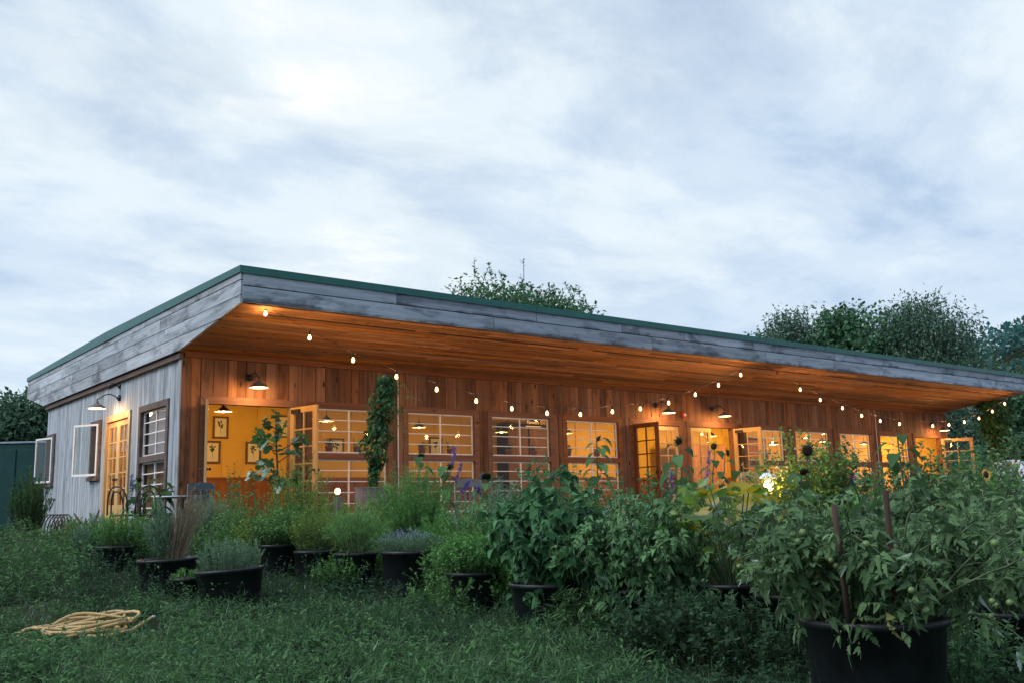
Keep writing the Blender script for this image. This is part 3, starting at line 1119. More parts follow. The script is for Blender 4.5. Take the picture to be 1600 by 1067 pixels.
# dark doorway and shelves deeper in
t = empty('dark_cupboard', (10.9, 4.45, 0), 0, 'tall dark cupboard behind the window with the lettered sign', 'cupboard')
MB().bbox(-0.75, 0.75, -0.45, 0.0, 0.0, 2.45, 0.01).build('carcass', M['dark_back'], t)
for sx in (-0.37, 0.37):
    MB().bbox(sx - 0.34, sx + 0.34, -0.475, -0.451, 0.1, 2.38, 0.006).build('cupboard_door', M['trim_v'], t)
t = empty('dark_cupboard', (20.6, 4.45, 0), 0, 'tall dark cupboard behind the third window from the far end', 'cupboard')
MB().bbox(-0.6, 0.6, -0.45, 0.0, 0.0, 2.3, 0.01).build('carcass', M['dark_back'], t)
MB().bbox(-0.56, 0.56, -0.475, -0.451, 0.1, 2.25, 0.006).build('cupboard_door', M['trim_v'], t)
t = empty('wooden_screen', (17.2, 3.3, 0), 0, 'brown wooden screen just inside the middle doors', 'screen')
MB().bbox(-1.0, 1.0, -0.03, 0.03, 0.0, 2.0, 0.01).build('panel', M['trim_v'], t)
# lettered sign hanging behind the fourth window
t = empty('hanging_sign', (8.42, 0.75, 2.13), 0, 'small hanging sign with glowing gold script behind a window', 'sign')
MB().bbox(-0.22, 0.22, -0.012, 0.012, -0.10, 0.10, 0.003).build('board', M['dark_back'], t)
M['gold'] = emit('gold_letters', (1.0, 0.45, 0.12), 0.9)
for zc in (-0.092, 0.108):
    MB().box(-0.22, 0.22, -0.016, 0.016, zc - 0.008, zc + 0.008).build('border', M['gold'], t)
cu = bpy.data.curves.new('lettering', 'FONT')
cu.body = 'Flowers !'
cu.size = 0.115
cu.align_x = 'CENTER'
cu.align_y = 'CENTER'
cu.extrude = 0.003
cu.shear = 0.2
to = bpy.data.objects.new('lettering', cu)
COL.objects.link(to)
deps = bpy.context.evaluated_depsgraph_get()
me = bpy.data.meshes.new_from_object(to.evaluated_get(deps))
bpy.data.objects.remove(to)
me.materials.clear()
lo = link('lettering', me, M['gold'], t)
lo.location = (0, -0.018, 0.0)
lo.rotation_euler = (math.pi / 2, 0, 0)
for sx in (-0.18, 0.18):
    MB().tube([(sx, 0, 0.10), (sx, 0, 0.72)], 0.003, 4).build('cord', M['black_metal'], t)
# ------------------------------------------------------------------ foliage toolkit
def T_(verts, tris):
    V, F = np.array(verts, float), np.array(tris, int)
    ar = np.linalg.norm(np.cross(V[F[:, 1]] - V[F[:, 0]], V[F[:, 2]] - V[F[:, 0]]), axis=1)
    return V, F[ar > 1e-9]


def outline_leaf(pts, fold=0.12, droop=0.18):
    """leaf from its right-hand outline (x, y): midrib in the middle, blades folded up, tip drooping"""
    V, F = [], []
    n = len(pts)
    for (x, y) in pts:
        z = -droop * y * y
        V += [(0, y, z), (x, y, z + fold * x), (-x, y, z + fold * x)]
    for i in range(n - 1):
        a, b = i * 3, (i + 1) * 3
        F += [(a, a + 1, b + 1), (a, b + 1, b), (a, b, b + 2), (a, b + 2, a + 2)]
    return T_(V, F)


TP = {}
TP['needle'] = T_([(-0.05, 0, 0), (0.05, 0, 0), (0.035, 0.6, 0.02), (0, 1, -0.03), (-0.035, 0.6, 0.02)], [(0, 1, 2), (0, 2, 4), (4, 2, 3)])
TP['hair'] = T_([(-0.012, 0, 0), (0.012, 0, 0), (0.0, 1, 0.0)], [(0, 1, 2)])
TP['small'] = T_([(0, 0, 0), (0.24, 0.38, 0.06), (0, 1, -0.12), (-0.24, 0.38, 0.06), (0, 0.45, -0.02)], [(0, 1, 4), (1, 2, 4), (2, 3, 4), (3, 0, 4)])
TP['ovate'] = outline_leaf([(0.0, 0), (0.20, 0.16), (0.27, 0.38), (0.19, 0.68), (0.0, 1.0)], 0.25, 0.22)
TP['heart'] = outline_leaf([(0.10, -0.10), (0.36, -0.02), (0.43, 0.20), (0.36, 0.48), (0.20, 0.76), (0.0, 1.05)], 0.30, 0.30)
TP['lance'] = outline_leaf([(0.0, 0), (0.085, 0.22), (0.09, 0.5), (0.05, 0.8), (0.0, 1.0)], 0.2, 0.35)
TP['sliver'] = T_([(0, 0, 0), (0.10, 0.42, 0.02), (0, 1, -0.06), (-0.10, 0.42, 0.02)], [(0, 1, 2), (0, 2, 3)])
TP['diamond'] = T_([(0, 0, 0), (0.36, 0.5, 0.06), (0, 1, -0.06), (-0.36, 0.5, 0.06)], [(0, 1, 2), (0, 2, 3)])
TP['ivy5'] = T_([(0, 0, 0), (0.42, 0.10, 0.03), (0.26, 0.45, 0.0), (0, 1, -0.12), (-0.26, 0.45, 0.0), (-0.42, 0.10, 0.03), (0, 0.35, -0.05)], [(0, 1, 6), (1, 2, 6), (2, 3, 6), (3, 4, 6), (4, 5, 6), (5, 0, 6)])
TP['ov6'] = outline_leaf([(0.0, 0), (0.25, 0.32), (0.18, 0.68), (0.0, 1.0)], 0.25, 0.22)
TP['broad'] = T_([(0, 0, 0), (0.30, 0.30, 0.05), (0.26, 0.70, 0.0), (0, 1, -0.1), (-0.26, 0.70, 0.0), (-0.30, 0.30, 0.05)], [(0, 1, 2), (0, 2, 3), (0, 3, 4), (0, 4, 5)])


def lobed(lobes, depth, cup=0.18, wob=0.05, seed=0, notch=0.5):
    r = random.Random(seed)
    n = lobes * 6
    V, F = [(0, 0.10, 0)], []
    for ring, k in ((0.55, 0), (1.0, 1)):
        for i in range(n + 1):
            a = -math.pi * 0.86 + 2 * math.pi * 0.86 * i / n
            lob = abs(math.cos((a * lobes / (2 * 0.86)) * 0.5 * 1.0 + (0 if lobes % 2 else math.pi / 2)))
            rad = 0.5 * (1 - depth + depth * lob ** 0.7) * (1 + 0.12 * math.cos(a)) + r.uniform(-wob, wob) * 0.5 * k
            rr = rad * ring
            z = cup * rr * rr * 2 + r.uniform(-0.03, 0.03) * k - 0.04 * (lob < 0.5) * k
            V.append((math.sin(a) * rr, 0.38 + math.cos(a) * rr * 1.0, z))
    for i in range(n):
        F.append((0, 1 + i, 2 + i))
        a, b = 1 + i, 1 + n + 1 + i
        F += [(a, b, b + 1), (a, b + 1, a + 1)]
    return T_(V, F)


TP['squash'] = lobed(5, 0.34, 0.35, 0.07, 3)
TP['fig'] = lobed(5, 0.50, 0.10, 0.04, 5)
TP['ivy'] = lobed(3, 0.40, 0.05, 0.02, 6)


def compound(seed, droop=0.5, pairs=3, curl=0.3, lod=0):
    """tomato leaf: curling rachis with toothed, unevenly curled leaflets"""
    r = random.Random(seed)
    V, F = [], []

    def rach(t):
        return np.array([0.09 * math.sin(t * 3 + seed * 1.7), t * (1 - 0.15 * t * t), 0.20 * t - droop * t * t])

    def leaflet(p, ang, size, tilt):
        b = len(V)
        pts = [(0.0, 0.0), (0.13, 0.07), (0.21, 0.20), (0.15, 0.27), (0.24, 0.40), (0.15, 0.50), (0.18, 0.62), (0.09, 0.74), (0.08, 0.86), (0.0, 1.0)]
        if lod:
            pts = [(0.0, 0.0), (0.20, 0.22), (0.19, 0.55), (0.0, 1.0)]
        ca, sa = math.cos(ang), math.sin(ang)
        cu, fo, tw = curl * r.uniform(0.3, 1.8), r.uniform(0.1, 0.7), r.uniform(-0.5, 0.5)
        for (x, y) in pts:
            for sx in (0, 1, -1):
                lx, ly = sx * x * 1.45 * (1 + r.uniform(-0.2, 0.2)), y
                lz = -cu * y * y + fo * abs(lx) + tw * lx * y * 1.5 + r.uniform(-0.025, 0.025) + tilt * y
                V.append((p[0] + size * (lx * ca + ly * sa), p[1] + size * (-lx * sa + ly * ca), p[2] + size * lz))
        for i in range(len(pts) - 1):
            q, s = b + i * 3, b + i * 3 + 3
            F.extend([(q, q + 1, s + 1), (q, s + 1, s), (q, s, s + 2), (q, s + 2, q + 2)])

    for i in range(pairs):
        t = 0.28 + 0.52 * i / max(pairs - 1, 1)
        for sx in (-1, 1):
            leaflet(rach(t + r.uniform(-0.05, 0.05)), sx * r.uniform(0.7, 1.35), (0.42 - 0.06 * i) * r.uniform(0.65, 1.15), r.uniform(-0.7, 0.3))
    leaflet(rach(0.82), r.uniform(-0.4, 0.4), 0.45 * r.uniform(0.8, 1.1), -0.5)
    for sx in (() if lod else (-1, 1)):
        leaflet(rach(0.42), sx * 1.4, 0.14, 0)
        leaflet(rach(0.62), sx * 1.3, 0.11, 0)
    b = len(V)
    for i in range(6):
        p = rach(i / 6 * 0.95)
        V.extend([(p[0] - 0.013, p[1], p[2]), (p[0] + 0.013, p[1], p[2])])
    for i in range(5):
        q = b + 2 * i
        F.extend([(q, q + 1, q + 3), (q, q + 3, q + 2)])
    return T_(V, F)


for _s in range(8):
    for _l in (0, 1):
        TP[('tomato%d', 'tomlo%d')[_l] % _s] = compound(_s, (0.2, 0.5, 0.8, 1.1, 0.1, 0.65, 0.4, 0.95)[_s], (3, 3, 2, 3, 2, 3, 4, 2)[_s], (0.25, 0.4, 0.6, 0.3, 0.5, 0.8, 0.3, 0.6)[_s], _l)


def unit(a):
    return a / np.maximum(np.linalg.norm(a, axis=-1, keepdims=True), 1e-9)


def scatter(tp, P, D, N, S, rnd, wid=1.0):
    """copies of a leaf template at P, pointing along D, face towards N, length S"""
    V, F = TP[tp]
    n, k = len(P), len(V)
    y = unit(D)
    x = unit(np.cross(y, N))
    z = np.cross(x, y)
    S = np.broadcast_to(np.asarray(S, float), (n,))
    W = np.broadcast_to(np.asarray(wid, float), (n,))
    out = (P[:, None, :] + S[:, None, None] * (V[None, :, 0:1] * x[:, None, :] * W[:, None, None] + V[None, :, 1:2] * y[:, None, :] + V[None, :, 2:3] * z[:, None, :]))
    Fo = (F[None] + (np.arange(n) * k)[:, None, None]).reshape(-1, 3)
    return out.reshape(-1, 3), Fo, np.repeat(rnd, k)


def tubes(paths, rads, sides=3):
    """many thin stems at once: paths (N,K,3), rads (N,K)"""
    N, K, _ = paths.shape
    t = np.gradient(paths, axis=1)
    t = unit(t)
    ref = np.where(np.abs(t[..., 2:3]) > 0.9, np.array([1.0, 0, 0]), np.array([0, 0, 1.0]))
    u = unit(np.cross(t, ref))
    v = np.cross(t, u)
    a = np.arange(sides) * 2 * np.pi / sides
    V = paths[:, :, None, :] + rads[:, :, None, None] * (u[:, :, None, :] * np.cos(a)[None, None, :, None] + v[:, :, None, :] * np.sin(a)[None, None, :, None])
    idx = np.arange(N * K * sides).reshape(N, K, sides)
    nx = np.roll(idx, -1, axis=2)
    q = np.stack([idx[:, :-1], nx[:, :-1], nx[:, 1:], idx[:, 1:]], -1).reshape(-1, 4)
    F = np.concatenate([q[:, [0, 1, 2]], q[:, [0, 2, 3]]])
    return V.reshape(-1, 3), F


class Bag:
    def __init__(s):
        s.V, s.F, s.R, s.n = [], [], [], 0

    def add(s, V, F, r=None):
        s.V.append(V)
        s.F.append(F + s.n)
        s.R.append(np.full(len(V), 0.5) if r is None else r)
        s.n += len(V)
        return s

    def build(s, name, mat, parent=None, smooth=False):
        if not s.V:
            return None
        o = link(name, np_mesh(name, np.concatenate(s.V), np.concatenate(s.F), np.concatenate(s.R), smooth), mat, parent)
        if name in ('trailing_stems', 'trailing_leaves', 'flowers', 'florets', 'pods', 'petals', 'sepals'):
            o['kind'] = 'stuff'
        return o


def mk_stems(n, base_r, spread, h, hvar=0.35, dome=0.45, K=6, wob=0.06, seed=0, sweep=(0, 0), droop=0.0):
    g = np.random.default_rng(seed)
    a = g.uniform(0, 2 * np.pi, n)
    q = np.sqrt(g.uniform(0, 1, n))
    r0 = q * base_r
    r1 = q * spread * g.uniform(0.85, 1.15, n)
    a1 = a + g.normal(0, 0.25, n)
    hh = 1.2 * h * (1 - dome * q ** 2) * (1 - hvar * g.uniform(0, 1, n))
    b = np.stack([r0 * np.cos(a), r0 * np.sin(a), np.zeros(n)], 1)
    e = np.stack([r1 * np.cos(a1) + sweep[0], r1 * np.sin(a1) + sweep[1], hh - droop * q * h], 1)
    c = b * 0.4 + e * 0.6
    c[:, 2] = hh * 0.75
    t = np.linspace(0, 1, K)[None, :, None]
    P = (1 - t) ** 2 * b[:, None] + 2 * t * (1 - t) * c[:, None] + t ** 2 * e[:, None]
    P = P + np.cumsum(g.normal(0, wob * h / K, P.shape), 1) * t
    return P


def on_stems(P, per, t0=0.15, t1=1.0, g=None):
    N, K, _ = P.shape
    s = np.repeat(np.arange(N), per)
    t = t0 + (t1 - t0) * g.uniform(0, 1, len(s)) ** 0.85
    f = t * (K - 1)
    i = np.minimum(f.astype(int), K - 2)
    w = (f - i)[:, None]
    pos = P[s, i] * (1 - w) + P[s, i + 1] * w
    tan = unit(P[s, i + 1] - P[s, i])
    return pos, tan, t


def leaves(bag, P, per, tp, size, g, out=0.8, up=0.3, t0=0.15, t1=1.0, taper=0.3, droop=0.0, wid=1.0, tone=0.0, face_up=1.0):
    pos, tan, t = on_stems(P, per, t0, t1, g)
    n = len(pos)
    a = g.normal(0, 1, (n, 3))
    side = unit(a - tan * np.sum(a * tan, 1, keepdims=True))
    D = tan * (1 - out) + side * out + np.array([0, 0, up - droop])
    Nn = np.array([0, 0, face_up]) + g.normal(0, 0.35, (n, 3))
    S = size * (1 - taper * t) * g.uniform(0.5, 1.25, n)
    r = np.clip(g.beta(2, 2, n) * 0.8 + 0.25 * t + tone - 0.05, 0, 1)
    if isinstance(tp, str):
        bag.add(*scatter(tp, pos, D, Nn, S, r, wid))
    else:
        k = g.integers(0, len(tp), n)
        for j, name in enumerate(tp):
            mk = k == j
            if mk.any():
                bag.add(*scatter(name, pos[mk], D[mk], Nn[mk], S[mk], r[mk], wid))
    return pos, t


def stem_rad(P, r0, r1):
    K = P.shape[1]
    return np.broadcast_to(np.linspace(r0, r1, K)[None], P.shape[:2])


# foliage colours
LM = {}
LM['herb'] = leafmat('herb_leaf', (0.022, 0.055, 0.020), (0.085, 0.165, 0.060))
LM['yherb'] = leafmat('yellow_green_herb_leaf', (0.040, 0.075, 0.018), (0.15, 0.20, 0.055))
LM['rosemary'] = leafmat('grey_green_needle', (0.030, 0.062, 0.045), (0.13, 0.19, 0.15), transl=0.2)
LM['sage'] = leafmat('sage_grey_leaf', (0.040, 0.070, 0.050), (0.15, 0.20, 0.16), transl=0.2)
LM['fennel'] = leafmat('feathery_fennel', (0.035, 0.085, 0.025), (0.12, 0.24, 0.085), (0.17, 0.13, 0.07), 0.10)
LM['feather'] = leafmat('feathery_green', (0.030, 0.075, 0.025), (0.095, 0.20, 0.07))
LM['bean'] = leafmat('dark_glossy_leaf', (0.012, 0.034, 0.020), (0.055, 0.125, 0.060), gloss=0.12)
LM['tomato'] = leafmat('tomato_leaf', (0.016, 0.038, 0.019), (0.080, 0.122, 0.066), (0.24, 0.17, 0.05), 0.07)
LM['cherry'] = leafmat('cherry_tomato_leaf', (0.016, 0.042, 0.022), (0.080, 0.140, 0.072), (0.26, 0.20, 0.05), 0.05)
LM['squash'] = leafmat('squash_leaf', (0.045, 0.085, 0.028), (0.105, 0.155, 0.050), (0.40, 0.33, 0.06), 0.28, 0.42, 0.03, 0.6)  # yellow green leaves, yellow share raised to paint in the lantern glow
LM['sunleaf'] = leafmat('sunflower_leaf', (0.024, 0.055, 0.026), (0.066, 0.112, 0.052), gloss=0.05)
LM['ivy'] = leafmat('climber_leaf', (0.010, 0.030, 0.016), (0.045, 0.090, 0.040), gloss=0.05)
LM['dry'] = leafmat('dried_stalk', (0.16, 0.12, 0.08), (0.42, 0.34, 0.24), transl=0.1, raw=True)
LM['weed'] = leafmat('weed_leaf', (0.018, 0.048, 0.022), (0.060, 0.112, 0.050))
LM['shade'] = leafmat('undergrowth_with_shade', (0.008, 0.022, 0.013), (0.030, 0.058, 0.032))  # shade around the pots is put into the leaf colour
LM['tuft'] = leafmat('coarse_grass', (0.016, 0.044, 0.020), (0.055, 0.100, 0.046))
LM['grass'] = leafmat('grass_blade', (0.014, 0.036, 0.018), (0.054, 0.088, 0.042), (0.16, 0.13, 0.08), 0.05)
LM['clover'] = leafmat('clover_leaf', (0.011, 0.032, 0.018), (0.040, 0.078, 0.048))
LM['purple'] = leafmat('purple_floret', (0.14, 0.08, 0.40), (0.36, 0.27, 0.66), raw=True)
LM['lav'] = leafmat('pale_lavender_floret', (0.16, 0.18, 0.32), (0.36, 0.38, 0.52), raw=True)
LM['yellow'] = leafmat('yellow_petal', (0.55, 0.28, 0.02), (0.80, 0.50, 0.05), raw=True)
LM['whitefl'] = leafmat('white_clover_flower', (0.38, 0.39, 0.36), (0.6, 0.6, 0.57), raw=True)
LM['tree'] = leafmat('tree_leaf', (0.016, 0.042, 0.028), (0.055, 0.105, 0.062))
LM['willow'] = leafmat('willow_leaf', (0.020, 0.044, 0.034), (0.062, 0.098, 0.072))
LM['young'] = leafmat('young_tree_leaf', (0.018, 0.048, 0.028), (0.065, 0.120, 0.07))
LM['far'] = leafmat('haze_blue_hill_leaf', (0.020, 0.055, 0.060), (0.045, 0.105, 0.115))  # blue of the distant haze is put into the leaf colour
M['stem_g'] = simple('green_stem', (0.06, 0.095, 0.04), 0.6, 0.3, 20)
M['stem_b'] = simple('woody_stem', (0.055, 0.042, 0.034), 0.8, 0.3, 20)
M['bark'] = simple('tree_bark', (0.075, 0.06, 0.05), 0.9, 0.35, 9, 0.2, 0, 0.8)
M['fruit'] = simple('green_tomato', (0.13, 0.20, 0.07), 0.3, 0.2, 9)
M['seed'] = simple('sunflower_disc', (0.028, 0.016, 0.010), 0.9, 0.4, 60, 0.2, 0, 0.8)
M['stake'] = wood('garden_stake', (0.035, 0.022, 0.018), (0.11, 0.065, 0.05), (28, 28, 1.2), 0.2, None, 0, 0.2, 0.85)


def pot(parent, D, H, tilt=0.0, n=28):
    r = D / 2
    prof = [(0.01, 0.0), (r * 0.80, 0.0), (r * 0.82, 0.02), (r * 0.955, H - 0.035), (r * 1.0, H - 0.033), (r * 1.015, H - 0.012), (r * 1.0, H), (r * 0.965, H),
            (r * 0.93, H - 0.02), (r * 0.90, H - 0.10)]
    p = MB().lathe(prof, n).build('pot', M['plastic'], parent)
    MB().lathe([(0.005, H - 0.055), (r * 0.5, H - 0.05), (r * 0.915, H - 0.062)], n).build('soil', M['soil'], p)
    return H - 0.05


def potted(name, u, d, D, H, label, cat, group=None, sink=0.02):
    g_ = gp(u, d)
    t = empty(name, (g_.x, g_.y, g_.z - sink), random.uniform(0, 6), label, cat, group)
    return t, pot(t, D, H)


def lift(P, z):
    P = P.copy()
    P[..., 2] += z
    return P
# ------------------------------------------------------------------ the container garden
GP = 'black nursery pots along the terrace edge'


def herb(t, z, n, base_r, spread, h, per, tp, size, leaf_mat, seed, stem_mat='stem_g', rad=0.0025, name='leaves', **k):
    g = np.random.default_rng(seed)
    kk = {q: k.pop(q) for q in ('hvar', 'dome', 'wob', 'sweep', 'droop_s') if q in k}
    if 'droop_s' in kk:
        kk['droop'] = kk.pop('droop_s')
    P = lift(mk_stems(n, base_r, spread, h, seed=seed, **kk), z)
    b = Bag()
    leaves(b, P, per, tp, size, g, **k)
    b.build(name, LM[leaf_mat], t)
    V, F = tubes(P, stem_rad(P, rad, rad * 0.4))
    Bag().add(V, F).build('stems', M[stem_mat], t)
    return P


# a: fine green herb by the gable corner
t, z = potted('potted_herb', 183, 11.5, 0.50, 0.30, 'low black pot of fine bright green herb nearest the gable doors', 'potted plant', GP)
herb(t, z, 190, 0.20, 0.34, 0.42, 26, 'small', 0.034, 'feather', 101, out=0.6, up=0.3)
# b: rosemary and dried lavender in one pot
t, z = potted('potted_lavender', 262, 9.9, 0.60, 0.36, 'black pot with tall dried tan stalks beside dark green sprigs', 'potted plant', GP)
t.rotation_euler = (0, R_(-2), 0)
P = herb(t, z, 60, 0.12, 0.16, 0.62, 60, 'needle', 0.05, 'rosemary', 102, out=0.55, up=0.35, wid=1.6, name='green_sprigs', sweep=(-0.10, 0.04))
g = np.random.default_rng(5)
P = lift(mk_stems(120, 0.10, 0.19, 0.66, 0.45, 0.2, 7, 0.10, 103, sweep=(0.14, -0.08)), z) + np.array([0.06, -0.05, 0])
V, F = tubes(P, stem_rad(P, 0.0032, 0.0016))
b = Bag().add(V, F, np.repeat(g.uniform(0, 1, 120), 7 * 3))
leaves(b, P, 16, 'needle', 0.03, g, out=0.4, up=0.5, t0=0.5, t1=1.0, wid=1.8)
b.build('dried_stalks', LM['dry'], t)
# c: small pot of sprouts
t, z = potted('potted_sprouts', 290, 9.15, 0.31, 0.26, 'small black pot of short sprouts tucked between two bigger pots', 'potted plant', GP)
herb(t, z, 26, 0.11, 0.14, 0.11, 14, 'lance', 0.06, 'herb', 104, out=0.5, up=0.5)
# d: lavender bowl at the front
t, z = potted('potted_rosemary', 361, 8.9, 0.62, 0.38, 'wide black pot of grey green spiky rosemary at the front left', 'potted plant', GP, 0.05)
t.rotation_euler = (0, R_(-3.5), R_(-38))
herb(t, z, 150, 0.25, 0.31, 0.30, 70, 'needle', 0.030, 'rosemary', 105, out=0.65, up=0.3, hvar=0.55, dome=0.15, wid=1.5)
# e, f: bushy herbs in pots behind
t, z = potted('potted_mint', 435, 10.7, 0.44, 0.36, 'black pot of dense dark mint left of the yellow green herb pot', 'potted plant', GP)
herb(t, z, 150, 0.17, 0.34, 0.42, 26, 'small', 0.046, 'herb', 106, out=0.75, up=0.1)
t, z = potted('potted_oregano', 492, 10.4, 0.46, 0.34, 'black pot of small leaved yellow green oregano left of the fennel', 'potted plant', GP)
herb(t, z, 190, 0.18, 0.31, 0.46, 30, 'small', 0.028, 'yherb', 107, out=0.65, up=0.2, dome=0.3)
# g: fennel
t, z = potted('potted_fennel', 556, 9.8, 0.43, 0.36, 'black pot with a soft feathery pale green fennel cloud', 'potted plant', GP)
g = np.random.default_rng(9)
P = lift(mk_stems(46, 0.10, 0.36, 0.42, 0.4, 0.35, 7, 0.10, 108), z)
fr = []
for k in range(16):
    pos, tan, tt = on_stems(P, 1, 0.4, 1.0, g)
    dd = unit(tan * 0.5 + g.normal(0, 0.6, tan.shape) + np.array([0, 0, 0.15]))
    ln = g.uniform(0.06, 0.15, (len(pos), 1))
    fr.append(np.stack([pos, pos + dd * ln * 0.5, pos + dd * ln + np.array([0, 0, -0.015])], 1))
FRd = np.concatenate(fr)
b = Bag()
leaves(b, FRd, 26, 'hair', 0.05, g, out=0.75, up=0.05, t0=0.05, wid=1.7)
b.build('fronds', LM['fennel'], t)
V, F = tubes(P, stem_rad(P, 0.004, 0.0015))
bb = Bag().add(V, F)
V, F = tubes(FRd, stem_rad(FRd, 0.0015, 0.0008))
bb.add(V, F).build('stems', M['stem_g'], t)
# h: low mound with pale flowers
t, z = potted('potted_flowering_thyme', 640, 9.4, 0.56, 0.44, 'black pot of grey green thyme with tiny pale blue flowers', 'potted plant', GP, 0.04)
herb(t, z, 170, 0.23, 0.34, 0.20, 40, 'needle', 0.026, 'rosemary', 109, out=0.7, up=0.25, wid=2.0, dome=0.3)
g = np.random.default_rng(10)
P = lift(mk_stems(110, 0.16, 0.24, 0.23, 0.3, 0.2, 5, 0.05, 110, sweep=(-0.10, 0.05)), z)
b = Bag()
leaves(b, P, 7, 'broad', 0.018, g, out=0.6, up=0.5, t0=0.8)
b.build('flowers', LM['lav'], t)
# i: fine green bush
t, z = potted('potted_basil', 742, 8.6, 0.52, 0.38, 'black pot of leafy green basil left of the dark bean plant', 'potted plant', GP)
herb(t, z, 260, 0.20, 0.42, 0.38, 30, 'small', 0.040, 'feather', 111, out=0.7, up=0.2)
herb(t, z, 26, 0.22, 0.36, 0.10, 22, 'small', 0.045, 'herb', 112, out=0.8, up=-0.2, droop_s=2.2, name='trailing_leaves')
# j: bean plant, large drooping leaves
t, z = potted('potted_bean', 862, 7.3, 0.62, 0.40, 'big dark leafy bean plant in a black pot with a pale rim', 'potted plant', GP)
P = herb(t, z, 96, 0.18, 0.56, 0.84, 22, 'heart', 0.090, 'bean', 113, 'stem_g', 0.004, out=0.85, up=-0.15, droop=0.30, dome=0.55, taper=0.2, hvar=0.45)
g = np.random.default_rng(12)
b = Bag()
leaves(b, P, 6, 'needle', 0.11, g, out=0.2, up=-0.9, t0=0.4, wid=1.1)
b.build('pods', LM['bean'], t)
herb(t, z, 22, 0.26, 0.50, 0.12, 10, 'heart', 0.085, 'bean', 214, 'stem_g', 0.004, out=0.85, up=-0.3, droop_s=2.4, name='trailing_leaves')
# k: cherry tomato spilling over its pot


def fruits(t, P, n, r, g, t0=0.3, drop=0.04, name='fruit'):
    pos, tan, tt = on_stems(P, 1, t0, 1.0, g)
    pick = g.permutation(len(pos))[:n]
    me = MB().ball((0, 0, 0), 1.0, 10, 6, 0.95).mesh('tomlo')
    for i in pick:
        for q in range(int(g.integers(1, 4))):
            o = link(name, me, M['fruit'], t)
            o.location = pos[i] + g.normal(0, 0.022, 3) + np.array([0, 0, -drop])
            s = r * g.uniform(0.75, 1.2)
            o.scale = (s, s, s)


t, z = potted('potted_cherry_tomato', 1005, 6.9, 0.56, 0.40, 'bushy cherry tomato spilling over its pot with small green fruit', 'potted plant', GP)
P = herb(t, z, 84, 0.18, 0.58, 0.66, 10, ['tomlo0', 'tomlo1', 'tomlo2', 'tomlo4', 'tomlo5', 'tomlo6'], 0.16, 'cherry', 114, 'stem_g', 0.005, out=0.85, up=-0.1, droop=0.15, dome=0.45, taper=0.3)
P2 = herb(t, z, 34, 0.26, 0.56, 0.16, 9, ['tomlo1', 'tomlo2', 'tomlo3', 'tomlo7'], 0.16, 'cherry', 115, 'stem_g', 0.004, out=0.85, up=-0.3, droop_s=3.6, name='trailing_leaves')
g = np.random.default_rng(13)
fruits(t, P, 26, 0.014, g, 0.5)
fruits(t, P2, 18, 0.014, g, 0.3, 0.03)
P = lift(mk_stems(40, 0.2, 0.40, 0.68, 0.3, 0.4, 5, 0.06, 116), z)
b = Bag()
leaves(b, P, 7, 'broad', 0.012, g, out=0.6, up=0.4, t0=0.85)
b.build('flowers', LM['whitefl'], t)


# l: squash
def squash(t, z, n, spread, h, size, seed, base_r=0.1):
    g = np.random.default_rng(seed)
    P = lift(mk_stems(n, base_r, spread, h, 0.5, 0.35, 7, 0.08, seed), z)
    V, F = tubes(P, stem_rad(P, 0.007, 0.004), 5)
    Bag().add(V, F).build('stems', M['stem_g'], t)
    e = P[:, -1]
    dv = unit(P[:, -1] - P[:, -2]) * np.array([1, 1, 0.0]) + g.normal(0, 0.4, (n, 3)) * np.array([1, 1, 0.3])
    nn = np.array([0, 0, 1.0]) + g.normal(0, 0.45, (n, 3))
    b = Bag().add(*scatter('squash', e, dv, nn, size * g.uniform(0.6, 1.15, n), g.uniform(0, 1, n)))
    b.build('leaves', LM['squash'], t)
    return P


t, z = potted('potted_squash', 1150, 6.7, 0.52, 0.40, 'squash with large lobed yellow green leaves tinted with lantern glow in front of the glowing lantern', 'potted plant', GP)
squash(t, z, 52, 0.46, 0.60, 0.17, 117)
herb(t, z, 16, 0.22, 0.42, 0.16, 9, ['tomlo1', 'tomlo3'], 0.15, 'cherry', 118, 'stem_g', 0.004, out=0.85, up=-0.3, droop_s=2.2, name='trailing_leaves')
# a second squash on the ground behind
p = gp(1140, 9.9)
t = empty('squash_plant', (p.x, p.y, p.z), 0.4, 'yellow green squash plant growing between the bean and the lantern', 'plant')
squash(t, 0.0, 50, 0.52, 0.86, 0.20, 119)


# m: the big tomato in the foreground
def tomato_plant(t, z, n, base_r, spread, h, per, size, seed, nfruit, rad=0.009, lod=1):
    P = mk_stems(n, base_r, spread, h, 0.35, 0.35, 8, 0.10, seed)
    P = lift(P, z)
    g = np.random.default_rng(seed)
    V, F = tubes(P, stem_rad(P, rad, rad * 0.35), 6)
    bs = Bag().add(V, F)
    # side shoots
    pos, tan, tt = on_stems(P, 3, 0.25, 0.95, g)
    dd = unit(tan * 0.4 + g.normal(0, 0.6, tan.shape) + np.array([0, 0, 0.2]))
    ln = g.uniform(0.12, 0.30, (len(pos), 1)) * (h / 0.7)
    S = np.stack([pos, pos + dd * ln * 0.5, pos + dd * ln + np.array([0, 0, -0.02])], 1)
    V, F = tubes(S, stem_rad(S, rad * 0.45, rad * 0.25), 5)
    bs.add(V, F).build('stems', M['stem_g'], t, True)
    b = Bag()
    tp = [('tomato%d', 'tomlo%d')[lod] % q for q in range(8)]
    leaves(b, P, per, tp, size, g, out=0.85, up=-0.05, droop=0.12, t0=0.2, taper=0.25)
    leaves(b, S, 3, tp, size * 0.85, g, out=0.8, up=0.0, droop=0.1, t0=0.3, taper=0.2)
    b.build('leaves', LM['tomato'], t)
    fruits(t, S, nfruit, 0.022 * size / 0.22, g, 0.4, 0.05)
    return P


